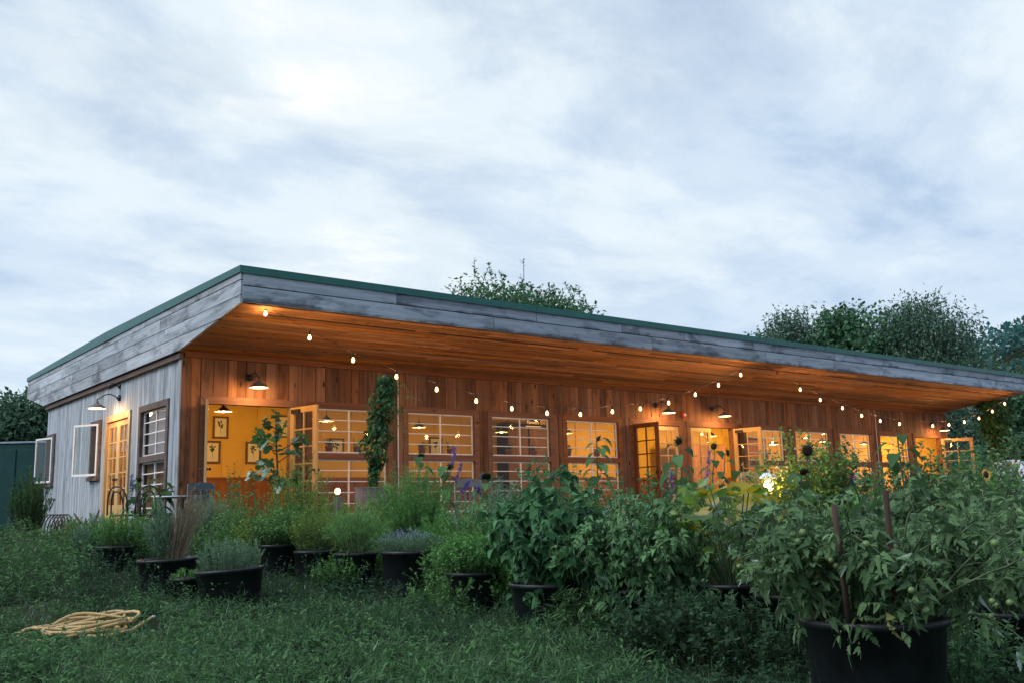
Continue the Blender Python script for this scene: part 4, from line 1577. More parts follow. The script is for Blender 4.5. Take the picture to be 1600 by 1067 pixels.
t, z = potted('potted_tomato', 1378, 4.25, 0.64, 0.50, 'largest tomato plant in a wide black pot at the bottom right', 'potted plant', GP)
tomato_plant(t, z, 44, 0.20, 0.66, 0.50, 5, 0.155, 120, 30, lod=0)
g = np.random.default_rng(33)
P = lift(mk_stems(6, 0.25, 0.66, 0.22, 0.4, 0.2, 8, 0.1, 121, droop=1.3), z)
V, F = tubes(P, stem_rad(P, 0.006, 0.003), 5)
Bag().add(V, F).build('trailing_stems', M['stem_g'], t)
b = Bag()
leaves(b, P, 6, ['tomato1', 'tomato2', 'tomato5', 'tomato7'], 0.15, g, out=0.85, up=-0.3, droop=0.2, t0=0.35)
b.build('trailing_leaves', LM['tomato'], t)


def stake(u0, v0, u1, v1, d, label):
    a, c = px(u1, v1, d), px(u0, v0, d)
    low = a + (a - c).normalized() * 0.26
    t = empty('garden_stake', low, 0, label, 'stake', 'wooden stakes in the tomato pots')
    MB().tube([(0, 0, 0), (c - low) * 0.5, c - low], [0.013, 0.013, 0.012], 8).build('post', M['stake'], t)


stake(1303, 788, 1316, 890, 4.1, 'dark wooden stake leaning left of centre in the big tomato')
stake(1384, 766, 1396, 910, 4.1, 'dark wooden stake upright in the middle of the big tomato')
for (u, d, lab, seed, h, sp) in ((1575, 5.3, 'tomato plant at the right edge of the picture', 122, 0.56, 0.60), (1475, 6.9, 'tomato plant behind the biggest one, toward the far doors', 123, 0.66, 0.62),
                                 (1255, 6.0, 'tomato plant between the squash and the biggest tomato', 124, 0.56, 0.50), (1600, 8.2, 'tall tomato plant farthest right behind the others', 125, 0.70, 0.7)):
    t, z = potted('potted_tomato', u, d, 0.56, 0.40, lab, 'potted plant', GP)
    tomato_plant(t, z, 28, 0.16, sp, h, 8, 0.165, seed, 10, 0.007)
# ------------------------------------------------------------------ plants rooted in the terrace border
def plant_at(name, u, d, label, cat='plant', group=None, rz=None):
    p = gp(u, d)
    return empty(name, (p.x, p.y, p.z), random.uniform(0, 6) if rz is None else rz, label, cat, group)


BORD = [
    # u, d, n, base, spread, h, per, template, leaf, material, label
    (150, 12.6, 120, 0.14, 0.30, 0.46, 26, 'needle', 0.05, 'rosemary', 'dark rosemary bush left of the fine green herb pot'),
    (318, 12.2, 120, 0.16, 0.34, 0.66, 30, 'needle', 0.05, 'sage', 'grey green bush in front of the blue chair'),
    (352, 12.6, 150, 0.18, 0.36, 0.60, 26, 'small', 0.036, 'yherb', 'yellow green bush below the open front doors'),
    (392, 11.9, 150, 0.20, 0.42, 0.66, 26, 'small', 0.034, 'herb', 'bushy green herb in front of the sapling'),
    (366, 13.4, 40, 0.12, 0.26, 0.95, 14, 'ov6', 0.055, 'herb', 'loose leafy stems rising before the orange doorway'),
    (468, 12.6, 170, 0.18, 0.42, 1.02, 30, 'small', 0.040, 'yherb', 'tall yellow green bush right of the sapling'),
    (515, 12.4, 150, 0.16, 0.36, 0.66, 30, 'needle', 0.040, 'yherb', 'golden lit bush around the small post lantern'),
    (452, 11.6, 150, 0.20, 0.40, 0.56, 28, 'small', 0.036, 'herb', 'green bush between the mint pot and the tall bush'),
    (585, 12.6, 110, 0.14, 0.30, 0.55, 28, 'needle', 0.045, 'feather', 'soft green bush below the wooden planter'),
    (655, 11.4, 170, 0.18, 0.42, 0.92, 46, 'needle', 0.045, 'feather', 'tall feathery bright green bush right of the planter'),
    (690, 10.6, 130, 0.20, 0.38, 0.55, 34, 'needle', 0.040, 'feather', 'lower feathery bush right of the flowering thyme'),
    (786, 10.4, 130, 0.18, 0.36, 0.84, 34, 'needle', 0.055, 'sage', 'grey green sage bush left of the bean plant'),
    (905, 8.9, 110, 0.2, 0.40, 0.98, 18, 'ov6', 0.055, 'herb', 'leafy bush rising behind the bean plant'),
    (1050, 9.2, 110, 0.2, 0.40, 0.85, 18, 'ov6', 0.060, 'sunleaf', 'leafy bush behind the cherry tomato'),
    (1268, 10.5, 190, 0.25, 0.58, 1.16, 24, 'ov6', 0.065, 'yherb', 'bush lit yellow by the lantern beside it'),
    (1325, 10.5, 110, 0.2, 0.45, 1.05, 20, 'ov6', 0.070, 'sunleaf', 'green bush right of the yellow lit bush'),
    (1368, 8.6, 90, 0.16, 0.32, 0.80, 16, 'ov6', 0.085, 'feather', 'bright green leafy kale behind the biggest tomato'),
    (1445, 12.0, 110, 0.22, 0.55, 1.00, 18, 'ov6', 0.080, 'sunleaf', 'green bush below the second window from the far end'),
    (1530, 12.5, 110, 0.25, 0.60, 0.95, 18, 'ov6', 0.075, 'herb', 'green bush before the farthest open door'),
    (1590, 14.5, 120, 0.3, 0.70, 1.05, 18, 'ov6', 0.080, 'tomato', 'dark green bush at the right edge behind the tomatoes'),
    (600, 10.4, 120, 0.2, 0.40, 0.42, 26, 'small', 0.042, 'herb', 'low green bush between the fennel and thyme pots'),
    (700, 9.2, 110, 0.2, 0.36, 0.42, 26, 'small', 0.040, 'herb', 'low green bush between the thyme and basil pots'),
    (812, 8.6, 110, 0.2, 0.36, 0.55, 22, 'ov6', 0.050, 'feather', 'leafy bush between the basil pot and the bean'),
    (940, 7.9, 110, 0.2, 0.40, 0.72, 20, 'ov6', 0.055, 'bean', 'dark leafy bush filling between the bean and cherry tomato'),
    (1085, 7.6, 90, 0.2, 0.36, 0.55, 18, 'ov6', 0.055, 'cherry', 'leafy bush between the cherry tomato and the squash'),
    (530, 9.6, 80, 0.15, 0.26, 0.30, 22, 'small', 0.036, 'herb', 'small green clump left of the fennel pot'),
    (235, 11.6, 90, 0.15, 0.30, 0.50, 24, 'small', 0.036, 'herb', 'green clump behind the dried stalks'),
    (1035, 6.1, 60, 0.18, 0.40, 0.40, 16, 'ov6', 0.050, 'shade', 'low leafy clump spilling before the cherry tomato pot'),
    (1120, 5.9, 60, 0.2, 0.42, 0.42, 16, 'ov6', 0.055, 'shade', 'shade coloured leafy clump under the squash pot'),
    (1200, 5.5, 60, 0.18, 0.36, 0.40, 16, 'ov6', 0.050, 'shade', 'shade coloured leafy clump left of the biggest tomato pot'),
    (1530, 4.6, 50, 0.18, 0.34, 0.42, 16, 'ov6', 0.050, 'cherry', 'leafy clump right of the biggest tomato pot'),
    (905, 6.9, 50, 0.15, 0.30, 0.30, 16, 'lance', 0.090, 'grass', 'grassy tuft beside the bean pot'),
    (690, 8.4, 50, 0.15, 0.30, 0.32, 18, 'small', 0.040, 'herb', 'low weedy clump before the thyme and basil pots'),
    (622, 12.3, 130, 0.2, 0.44, 0.90, 30, 'needle', 0.045, 'feather', 'tall feathery bush just right of the planter'),
    (562, 11.5, 120, 0.2, 0.40, 0.62, 26, 'small', 0.042, 'yherb', 'yellow green bush behind the fennel'),
    (732, 9.9, 120, 0.2, 0.42, 0.72, 26, 'small', 0.044, 'feather', 'bright green bush behind the basil pot'),
    (842, 9.3, 110, 0.2, 0.42, 1.00, 18, 'ov6', 0.070, 'bean', 'dark broad leaved bush behind the bean plant on its left'),
    (985, 8.5, 110, 0.2, 0.44, 0.98, 18, 'ov6', 0.062, 'sunleaf', 'tall leafy bush between the bean and the cherry tomato'),
    (1105, 8.6, 100, 0.2, 0.42, 0.80, 16, 'ov6', 0.075, 'squash', 'leafy bush tinted with lantern yellow left of the squash'),
    (1185, 8.9, 100, 0.2, 0.42, 0.78, 16, 'ov6', 0.075, 'squash', 'leafy bush tinted with lantern yellow right of the squash'),
    (412, 11.0, 110, 0.2, 0.40, 0.56, 24, 'small', 0.042, 'yherb', 'yellow green mound left of the mint pot'),
    (338, 11.1, 110, 0.2, 0.36, 0.54, 24, 'small', 0.040, 'herb', 'green mound behind the rosemary pot'),
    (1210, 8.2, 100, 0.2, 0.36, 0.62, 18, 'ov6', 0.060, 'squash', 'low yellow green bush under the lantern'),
]
for i, (u, d, n, br, sp, h, per, tp, ls, lm, lab) in enumerate(BORD):
    t = plant_at('bush', u, d, lab)
    nd_ = tp == 'needle'
    tq = ('sliver' if nd_ else 'small' if d > 8 else tp)
    herb(t, 0.0, int(n * 1.2), br, sp * 1.1, h * 1.12, int(per * (1.9 if nd_ else 1.2)), tq, ls * (1.3 if tp == 'needle' else 1.15), lm, 300 + i, 'stem_g', 0.003, out=0.65, up=0.15, wid=0.8 if nd_ else 1.2 if tp == 'ov6' else 1.0, hvar=0.5, dome=0.35)

# shrub against the green container
t = plant_at('shrub', 44, 19.5, 'upright dark shrub in front of the green container')
herb(t, 0.0, 110, 0.2, 0.46, 1.30, 60, 'needle', 0.10, 'ivy', 340, 'stem_b', 0.006, out=0.5, up=0.35, wid=1.8, dome=0.45, hvar=0.4)
t = plant_at('shrub', 128, 14.6, 'low dark clump at the foot of the gable')
herb(t, 0.0, 60, 0.2, 0.4, 0.45, 26, 'lance', 0.09, 'herb', 341, 'stem_b', 0.004, out=0.6, up=0.3)

# iris-like spikes in a clay pot


def clay_pot(t, D, H):
    r = D / 2
    MB().lathe([(0.005, 0), (r * 0.7, 0), (r * 0.93, H * 0.8), (r * 1.02, H * 0.8), (r * 1.02, H), (r * 0.9, H), (r * 0.86, H * 0.8), (0.005, H * 0.78)], 18).build('pot', M['terracotta'], t)
    return H * 0.78


def spikes(t, z, n, h, seed, mat='sage'):
    g = np.random.default_rng(seed)
    a = g.uniform(0, 6.28, n)
    P0 = np.stack([0.05 * np.cos(a), 0.05 * np.sin(a), np.full(n, z)], 1)
    D = np.stack([0.22 * np.cos(a), 0.22 * np.sin(a), np.ones(n)], 1) + g.normal(0, 0.05, (n, 3))
    N = g.normal(0, 1, (n, 3))
    Bag().add(*scatter('lance', P0, D, N, h * g.uniform(0.6, 1.0, n), g.uniform(0, 1, n), 0.55)).build('leaves', LM[mat], t)


t = plant_at('potted_iris', 722, 10.9, 'clay pot with upright sword leaves before the second window', 'potted plant')
spikes(t, clay_pot(t, 0.20, 0.42), 16, 0.46, 5)
t = plant_at('potted_iris', 1098, 10.9, 'clay pot with short sword leaves below the galvanised tub', 'potted plant')
spikes(t, clay_pot(t, 0.20, 0.30), 14, 0.40, 6)


# sunflowers
def sunflower(u, d, h, label, seed, nl=9, ls=0.17, lean=(0, 0), head=True, nod=0.4, face=None, head_r=0.042, petals=True):
    g = np.random.default_rng(seed)
    t = plant_at('sunflower', u, d, label, 'sunflower', 'sunflowers in the border', 0.0)
    s = np.linspace(0, 1, 8)
    P = np.stack([lean[0] * s ** 2 + 0.02 * np.sin(s * 7 + seed), lean[1] * s ** 2 + 0.02 * np.cos(s * 6 + seed), h * s], 1)[None]
    V, F = tubes(P, stem_rad(P, 0.012, 0.006), 6)
    bs = Bag().add(V, F)
    b = Bag()
    pet = []
    nl = int(nl * 1.5)
    for i in range(nl):
        f = 0.25 + 0.72 * (i + 0.5) / nl
        k = f * 7
        j = int(k)
        p = P[0, j] * (1 - (k - j)) + P[0, min(j + 1, 7)] * (k - j)
        a = i * 2.4 + g.uniform(-0.4, 0.4)
        dv = np.array([math.cos(a), math.sin(a), 0.35])
        e = p + dv * 0.09 * g.uniform(0.7, 1.3)
        pet.append(np.stack([p, (p + e) / 2 + np.array([0, 0, 0.012]), e]))
        b.add(*scatter('heart', e[None], (dv + np.array([0, 0, -0.9]))[None], np.array([[math.cos(a) * 0.4, math.sin(a) * 0.4, 1.0]]) + g.normal(0, 0.15, (1, 3)),
                       np.array([1.15 * ls * (1.15 - 0.55 * f) * g.uniform(0.8, 1.15)]), g.uniform(0, 1, 1)))
    pet = np.array(pet)
    V, F = tubes(pet, stem_rad(pet, 0.004, 0.003), 5)
    bs.add(V, F).build('stalk', M['stem_g'], t, True)
    b.build('leaves', LM['sunleaf'], t)
    if head:
        fd = Vector(face if face else (-0.5, -0.8, -nod)).normalized()
        c = Vector(P[0, -1]) + fd * 0.03
        q = fd.to_track_quat('Z', 'Y')
        hd = MB().lathe([(0.002, -0.02), (head_r * 0.8, -0.012), (head_r, 0.004), (head_r * 0.7, 0.014), (0.002, 0.017)], 16).build('head', M['seed'], t)
        hd.location = c
        hd.rotation_euler = q.to_euler()
        n = 20
        a = np.arange(n) * 2 * np.pi / n + g.normal(0, 0.06, n)
        ring = np.stack([np.cos(a), np.sin(a), np.zeros(n)], 1)
        b2 = Bag().add(*scatter('small', ring * head_r * 0.9, ring + np.array([0, 0, 0.15]) + g.normal(0, 0.15, (n, 3)), np.tile([0, 0, 1.0], (n, 1)), head_r * (1.05 if petals else 0.7) * g.uniform(0.8, 1.2, n), g.uniform(0, 1, n)))
        b2.build('petals' if petals else 'sepals', LM['yellow'] if petals else LM['sunleaf'], hd)
    return t


sunflower(648, 12.6, 1.25, 'sunflower with a nodding dark head left of the purple salvia', 401, 9, 0.20, (0.12, 0.0), nod=0.9, petals=False)
sunflower(676, 12.4, 1.10, 'sunflower with large leaves before the second window', 402, 9, 0.22, (0.25, -0.05), nod=0.7, petals=False)
sunflower(752, 11.6, 1.02, 'drooping pale green sunflower bud between two windows', 403, 6, 0.20, (0.06, -0.04), nod=1.2, head_r=0.06, petals=False)
sunflower(770, 11.3, 0.80, 'leafy sunflower without bloom below the drooping bud', 404, 8, 0.19, head=False)
sunflower(862, 10.0, 0.95, 'sunflower seedling left above the bean plant', 405, 7, 0.15, head=False)
sunflower(935, 12.2, 1.42, 'tall sunflower with dark leaves before the fourth window', 406, 16, 0.18, (0.05, 0), nod=0.6, face=(0.5, -0.6, -0.5), head_r=0.04, petals=False)
sunflower(980, 10.2, 0.98, 'leafy sunflower right of the tall dark leaved one', 407, 7, 0.17, head=False)
sunflower(1058, 11.2, 1.22, 'sunflower with large hanging leaves before the middle doors', 408, 9, 0.24, (0.1, 0), head=False)
sunflower(1078, 11.6, 1.38, 'tall thin sunflower before the pine door leaves', 409, 10, 0.15, (-0.1, 0), nod=0.2, petals=False)
sunflower(1118, 11.4, 1.32, 'yellow sunflower facing left above the galvanised tub', 410, 6, 0.16, (0.10, 0.0), face=(-0.9, -0.3, 0.1), head_r=0.04)
sunflower(1132, 11.5, 1.24, 'yellow sunflower facing right above the galvanised tub', 411, 4, 0.14, (0.12, 0.0), face=(0.3, -0.9, 0.1), head_r=0.044)
sunflower(1160, 11.0, 1.06, 'yellow sunflower in front of the open pine door', 412, 8, 0.17, (0.05, 0.0), face=(0.7, -0.6, -0.1), head_r=0.04)
sunflower(1240, 9.2, 1.12, 'pale leaved sunflower bent over right of the lantern', 413, 7, 0.18, (0.15, -0.1), nod=1.0, petals=False)
sunflower(1277, 9.4, 1.30, 'sunflower with a spent black head above the yellow lit bush', 414, 4, 0.15, nod=0.05, head_r=0.055, petals=False)
sunflower(1436, 7.2, 1.38, 'tallest weedy sunflower rising before the far windows', 415, 14, 0.15, (-0.05, 0), head=False)
sunflower(1505, 8.6, 1.10, 'leafy sunflower before the farthest open door', 416, 9, 0.20, (0.1, 0), head=False)
sunflower(1552, 9.6, 0.98, 'small yellow sunflower at the far right of the border', 417, 7, 0.16, face=(0.8, -0.4, 0.1), head_r=0.036)
sunflower(205, 16.2, 1.05, 'sunflower beside the gable doors', 418, 9, 0.20, (0.1, 0), nod=0.8, petals=False)
sunflower(243, 15.8, 1.02, 'broad leaved sunflower below the gable window', 419, 10, 0.24, (0.1, 0), head=False)


# purple salvia spikes
def salvia(u, d, h, label, seed, lean, n=3, ln=0.26):
    g = np.random.default_rng(seed)
    t = plant_at('salvia', u, d, label, 'flower', 'purple salvia spikes', 0.0)
    P = []
    s = np.linspace(0, 1, 7)
    for i in range(n):
        hh = h * (1 - 0.16 * i)
        lx, ly = lean[0] * (1 + 0.8 * i) + g.normal(0, 0.03), lean[1] + g.normal(0, 0.03)
        P.append(np.stack([lx * s ** 2, ly * s ** 2, hh * s], 1))
    P = np.array(P)
    V, F = tubes(P, stem_rad(P, 0.005, 0.003), 5)
    Bag().add(V, F).build('stems', M['stem_g'], t)
    b = Bag()
    leaves(b, P, 14, 'lance', 0.10, g, out=0.8, up=0.1, t0=0.1, t1=0.75)
    b.build('leaves', LM['sunleaf'], t)
    b = Bag()
    leaves(b, P, 110, 'small', 0.036, g, out=0.9, up=0.1, t0=1 - ln / h, t1=1.0, taper=0.0, wid=1.5)
    b.build('florets', LM['purple'], t)


salvia(694, 12.2, 1.34, 'purple salvia spikes leaning right before the second window', 451, (0.16, 0.0), 3, 0.24)
salvia(768, 11.8, 1.02, 'small purple salvia beside the drooping bud', 452, (-0.1, 0), 2, 0.16)
salvia(1100, 11.0, 1.26, 'tall violet salvia spike before the pine doors', 453, (0.14, 0.0), 1, 0.46)
salvia(1050, 10.6, 1.02, 'violet salvia spike left of the galvanised tub', 454, (0.02, 0.0), 1, 0.34)
salvia(197, 16.0, 1.12, 'purple salvia beside the gable doors', 455, (0.05, 0), 2, 0.26)
salvia(1330, 10.2, 0.98, 'violet salvia above the bush right of the lantern', 456, (0.05, 0), 2, 0.2)

# fig sapling before the open doors
t = plant_at('fig_sapling', 430, 13.2, 'young fig tree with a grey stem before the orange doorway', 'tree', None, 0.0)
s = np.linspace(0, 1, 9)
trunk = np.stack([0.03 * np.sin(s * 5), 0.02 * np.cos(s * 4), 1.92 * s], 1)
PB = [trunk]
g = np.random.default_rng(77)
for (z0, a, l) in ((0.85, 0.2, 0.42), (0.90, 2.9, 0.36), (0.95, 1.4, 0.30), (0.80, 4.4, 0.40), (1.05, 3.5, 0.34), (1.35, 0.0, 0.42), (1.42, 3.1, 0.34), (1.5, 1.0, 0.25), (1.2, 5.3, 0.32), (1.66, 2.2, 0.22), (1.3, 3.8, 0.36)):
    d3 = np.array([math.cos(a), math.sin(a), 0.45])
    q = np.stack([np.array([0, 0, z0]) + d3 * l * k for k in np.linspace(0, 1, 9)])
    q[:, 2] += 0.06 * np.linspace(0, 1, 9) ** 2
    PB.append(q)
PB = np.array(PB)
rad = np.stack([np.linspace(0.020, 0.007, 9)] + [np.linspace(0.008, 0.004, 9)] * (len(PB) - 1))
V, F = tubes(PB, rad, 6)
Bag().add(V, F).build('trunk', M['stem_b'], t, True)
b = Bag()
leaves(b, PB[1:], 7, 'fig', 0.17, g, out=0.8, up=-0.2, t0=0.5, taper=0.0, droop=0.3)
leaves(b, PB[:1], 16, 'fig', 0.14, g, out=0.85, up=-0.1, t0=0.65, taper=0.0, droop=0.2)
b.build('crown', LM['sunleaf'], t)


# ------------------------------------------------------------------ climber on a post in a wooden planter
def climber_leaves(path, rad, n, size, g, hang=0.0):
    path = np.array(path, float)
    seg = g.uniform(0, len(path) - 1.001, n)
    i = seg.astype(int)
    w = (seg - i)[:, None]
    c = path[i] * (1 - w) + path[i + 1] * w
    rr = (rad[i] * (1 - w[:, 0]) + rad[i + 1] * w[:, 0]) * np.sqrt(g.uniform(0.25, 1.0, n))
    a = g.uniform(0, 2 * np.pi, n)
    lump = 1 + 0.25 * np.sin(a * 3 + c[:, 2] * 9) + 0.2 * np.sin(c[:, 2] * 17 + a)
    o = np.stack([np.cos(a), np.sin(a), np.zeros(n)], 1)
    pos = c + o * (rr * lump)[:, None]
    D = o * 0.6 + np.array([0, 0, -0.7]) + g.normal(0, 0.35, (n, 3))
    N = o + np.array([0, 0, 0.5]) + g.normal(0, 0.3, (n, 3))
    return scatter('ivy5', pos, D, N, size * g.uniform(0.6, 1.2, n), g.beta(2, 2.5, n))


p = gp(580, 14.6)
t = empty('wooden_planter', (p.x, p.y, p.z), R_(-30), 'square grey board planter holding the climber post', 'planter')
PW, PH = 0.47, 0.78
for (ax, sg) in ((0, -1), (0, 1), (1, -1), (1, 1)):
    for k in range(4):
        a0 = -PW / 2 + PW * k / 4
        a1 = a0 + PW / 4 - 0.004
        if ax == 0:
            board('plank', a0, a1, sg * PW / 2 - 0.011, sg * PW / 2 + 0.011, 0, PH - random.uniform(0, 0.01), M['greywood_planter'], t)
        else:
            board('plank', sg * (PW / 2 + 0.0) - 0.011 + sg * 0.001, sg * (PW / 2) + 0.011 + sg * 0.001, a0 + 0.012, a1 - 0.012, 0, PH - random.uniform(0, 0.01), M['greywood_planter'], t)
MB().box(-PW / 2 + 0.015, PW / 2 - 0.015, -PW / 2 + 0.015, PW / 2 - 0.015, 0.05, PH - 0.06).build('soil', M['soil'], t)
for sg in (-1, 1):
    MB().box(-PW / 2 - 0.02, PW / 2 + 0.02, sg * PW / 2 - 0.02, sg * PW / 2 + 0.02, PH, PH + 0.02).build('rim', M['greywood_planter'], t)
t2 = empty('climber_post', (p.x, p.y, p.z + PH - 0.06), 0, 'post wrapped in dark ivy standing in the wooden planter', 'climbing plant')
d3 = RIGHT * 0.22
top = Vector((d3.x, d3.y, 1.80))
MB().tube([(0, 0, 0), top * 0.5, top], [0.035, 0.032, 0.028], 8).build('post', M['bark'], t2)
g = np.random.default_rng(88)
path = [np.array([top.x * s + 0.02 * math.sin(s * 9), top.y * s, 0.05 + 1.72 * s]) for s in np.linspace(0, 1, 10)]
rad = np.array([0.04, 0.06, 0.10, 0.18, 0.22, 0.15, 0.22, 0.17, 0.18, 0.12])
b = Bag().add(*climber_leaves(path, rad, 1700, 0.075, g))
b.build('leaves', LM['ivy'], t2)
# loose tendrils with seed tassels on the right
P = []
for i in range(46):
    s0 = g.uniform(0.55, 1.0)
    a = np.array([top.x * s0, top.y * s0, 1.75 * s0])
    o = np.array([RIGHT.x, RIGHT.y, 0]) * g.uniform(-0.2, 0.42) + g.normal(0, 0.10, 3)
    P.append(np.stack([a + o * k + np.array([0, 0, 0.12 * k - (0.55 * g.uniform(0.3, 1)) * k * k]) for k in np.linspace(0, 1, 6)]))
P = np.array(P)
V, F = tubes(P, stem_rad(P, 0.003, 0.002))
b = Bag().add(V, F)
leaves(b, P, 26, 'small', 0.035, g, out=0.8, up=-0.2, t0=0.3)
b.build('tendrils', LM['yherb'], t2)


# ------------------------------------------------------------------ post lanterns
def lantern(u, d, label, post_h, post_mat, power, jar):
    p = gp(u, d)
    t = empty('post_lantern', (p.x, p.y, p.z), 0.3, label, 'lantern', 'lanterns on short garden posts')
    if jar:
        MB().bbox(-0.06, 0.06, -0.06, 0.06, -0.05, post_h, 0.006).build('post', M[post_mat], t)
        MB().lathe([(0.002, post_h), (0.07, post_h), (0.08, post_h + 0.02), (0.06, post_h + 0.035), (0.002, post_h + 0.036)], 16).build('base', M['steel'], t)
        MB().lathe([(0.055, post_h + 0.036), (0.10, post_h + 0.08), (0.105, post_h + 0.15), (0.085, post_h + 0.20)], 18).build('jar', M['glass'], t)
        MB().lathe([(0.11, post_h + 0.195), (0.095, post_h + 0.215), (0.05, post_h + 0.255), (0.015, post_h + 0.27), (0.015, post_h + 0.29), (0.002, post_h + 0.292)], 18).build('cap', M['white'], t)
        MB().ball((0, 0, post_h + 0.12), 0.055, 12, 8, 1.15).build('bulb', M['bulb'], t)
        point_light('lantern_light', (0.0, 0.0, post_h + 0.055), power * 0.5, t, 0.03)
        point_light('lantern_light', (0.0, -0.09, post_h + 0.12), power * 0.5, t, 0.03)
    else:
        MB().bbox(-0.05, 0.05, -0.05, 0.05, -0.05, post_h, 0.005).build('post', M[post_mat], t)
        MB().lathe([(0.002, post_h), (0.035, post_h), (0.03, post_h + 0.03), (0.002, post_h + 0.032)], 12).build('base', M['black_metal'], t)
        MB().ball((0, 0, post_h + 0.075), 0.042, 12, 8, 1.1).build('bulb', M['bulb'], t)
        point_light('lantern_light', (0.0, 0.0, post_h + 0.15), power, t, 0.04)


lantern(527, 14.0, 'small bare bulb lantern on a grey post left of the planter', 0.70, 'greywood_planter', 1.6, False)
lantern(1210, 10.6, 'bright glass jar lantern with a white cap on a wooden post', 0.74, 'stake', 10, True)


# ------------------------------------------------------------------ terrace furniture
def bentwood(u, d, rz, label):
    t = plant_at('bentwood_chair', u, d, label, 'chair', 'bentwood chairs on the terrace', rz)
    MB().lathe([(0.002, 0.43), (0.19, 0.43), (0.205, 0.445), (0.19, 0.46), (0.002, 0.455)], 20).build('seat', M['black_metal'], t)
    for sx in (-1, 1):
        MB().tube([(sx * 0.14, -0.13, 0.43), (sx * 0.17, -0.17, 0.2), (sx * 0.185, -0.19, 0.0)], [0.016, 0.014, 0.011], 7).build('leg', M['black_metal'], t)
        MB().tube([(sx * 0.15, 0.14, 0.43), (sx * 0.165, 0.19, 0.2), (sx * 0.175, 0.23, 0.0)], [0.016, 0.014, 0.011], 7).build('leg', M['black_metal'], t)
    for r, zt in ((0.19, 0.90), (0.115, 0.82)):
        pts = []
        for i in range(17):
            a = math.pi * i / 16
            pts.append((-r * math.cos(a), 0.17 + 0.05 * math.sin(a), 0.45 + (zt - 0.45) * (math.sin(a) ** 0.55 if math.sin(a) > 0 else 0)))
        MB().tube(pts, 0.0125, 7).build('back_hoop', M['black_metal'], t)


bentwood(192, 15.6, 2.2, 'black bentwood chair leftmost, seen edge on before the gable doors')
bentwood(228, 15.2, 2.9, 'black bentwood chair facing us below the gable window')
bentwood(252, 16.4, 3.6, 'black bentwood chair behind the one below the gable window')
bentwood(336, 15.3, 1.0, 'black bentwood chair edge on at the left of the open doors')


def slat_chair(u, d, rz, label, mat, h=0.9):
    t = plant_at('slat_back_chair', u, d, label, 'chair', None, rz)
    MB().bbox(-0.2, 0.2, -0.2, 0.2, 0.42, 0.45, 0.006).build('seat', M[mat], t)
    for sx in (-1, 1):
        MB().tube([(sx * 0.18, -0.18, 0.42), (sx * 0.19, -0.19, 0)], 0.017, 7).build('leg', M[mat], t)
        MB().tube([(sx * 0.19, 0.24, 0), (sx * 0.185, 0.19, 0.45), (sx * 0.19, 0.25, h)], 0.017, 7).build('leg', M[mat], t)
    pts = [(-0.20, h - 0.10), (0.20, h - 0.10), (0.20, h - 0.01), (0.12, h + 0.02), (0, h + 0.03), (-0.12, h + 0.02), (-0.20, h - 0.01)]
    o = MB().prism(pts, 1, 0.235, 0.26).build('crest_rail', M[mat], t)
    recalc(o.data)
    for sx in (-0.11, -0.037, 0.037, 0.11):
        MB().bbox(sx - 0.017, sx + 0.017, 0.215, 0.227, 0.45, h - 0.08, 0.002).build('slat', M[mat], t)


slat_chair(306, 15.0, 3.0, 'blue grey slat back chair in front of the corner post', 'bluegrey')
slat_chair(1166, 17.4, 2.8, 'pale wooden slat chair left of the jar lantern', 'pine_v')
slat_chair(728, 14.6, 2.7, 'grey steel frame chair below the second window', 'shade_out', 0.86)
t = plant_at('round_table', 282, 15.6, 'small round table among the chairs at the house corner', 'table', None, 0)
MB().lathe([(0.002, 0.70), (0.40, 0.70), (0.41, 0.715), (0.40, 0.73), (0.002, 0.73)], 28).build('table_top', M['steel'], t)
MB().tube([(0, 0, 0.02), (0, 0, 0.70)], 0.03, 10).build('leg', M['black_metal'], t)
MB().lathe([(0.002, 0), (0.26, 0), (0.25, 0.02), (0.05, 0.04), (0.002, 0.045)], 20).build('base', M['black_metal'], t)
t = plant_at('garden_bench', 1128, 14.0, 'low dark bench carrying clay pots before the middle doors', 'bench', None, R_(-20))
MB().bbox(-0.42, 0.42, -0.16, 0.16, 0.16, 0.20, 0.005).build('bench_top', M['bluegrey'], t)
for sx in (-1, 1):
    MB().bbox(sx * 0.36 - 0.03, sx * 0.36 + 0.03, -0.14, 0.14, 0.0, 0.159, 0.004).build('leg', M['bluegrey'], t)
bt = t.matrix_basis.copy()
for k, (xx, lab) in enumerate(((-0.24, 'clay pot with a dark bush, left on the low bench'), (0.0, 'clay pot with a dark bush, middle of the low bench'), (0.24, 'clay pot with a dark bush, right on the low bench'))):
    q = bt @ Vector((xx, 0, 0.2))
    t = empty('potted_herb', q, k, lab, 'potted plant', 'clay pots on the low bench')
    z = clay_pot(t, 0.18, 0.17)
    herb(t, z, 50, 0.05, 0.14, 0.24, 26, 'small', 0.035, 'bean', 500 + k, out=0.7, up=0.1)
t = plant_at('galvanised_tub', 1110, 16.6, 'blue galvanised tub standing before the middle doors', 'tub', None, 0.2)
MB().lathe([(0.01, 0.10), (0.25, 0.10), (0.28, 0.30), (0.305, 0.58), (0.315, 0.585), (0.315, 0.60), (0.29, 0.60), (0.27, 0.5), (0.01, 0.5)], 26).build('tub', M['steel'], t)
for a in range(3):
    MB().tube([(0.2 * math.cos(a * 2.1), 0.2 * math.sin(a * 2.1), 0.11), (0.24 * math.cos(a * 2.1), 0.24 * math.sin(a * 2.1), 0.0)], 0.02, 7).build('leg', M['black_metal'], t)

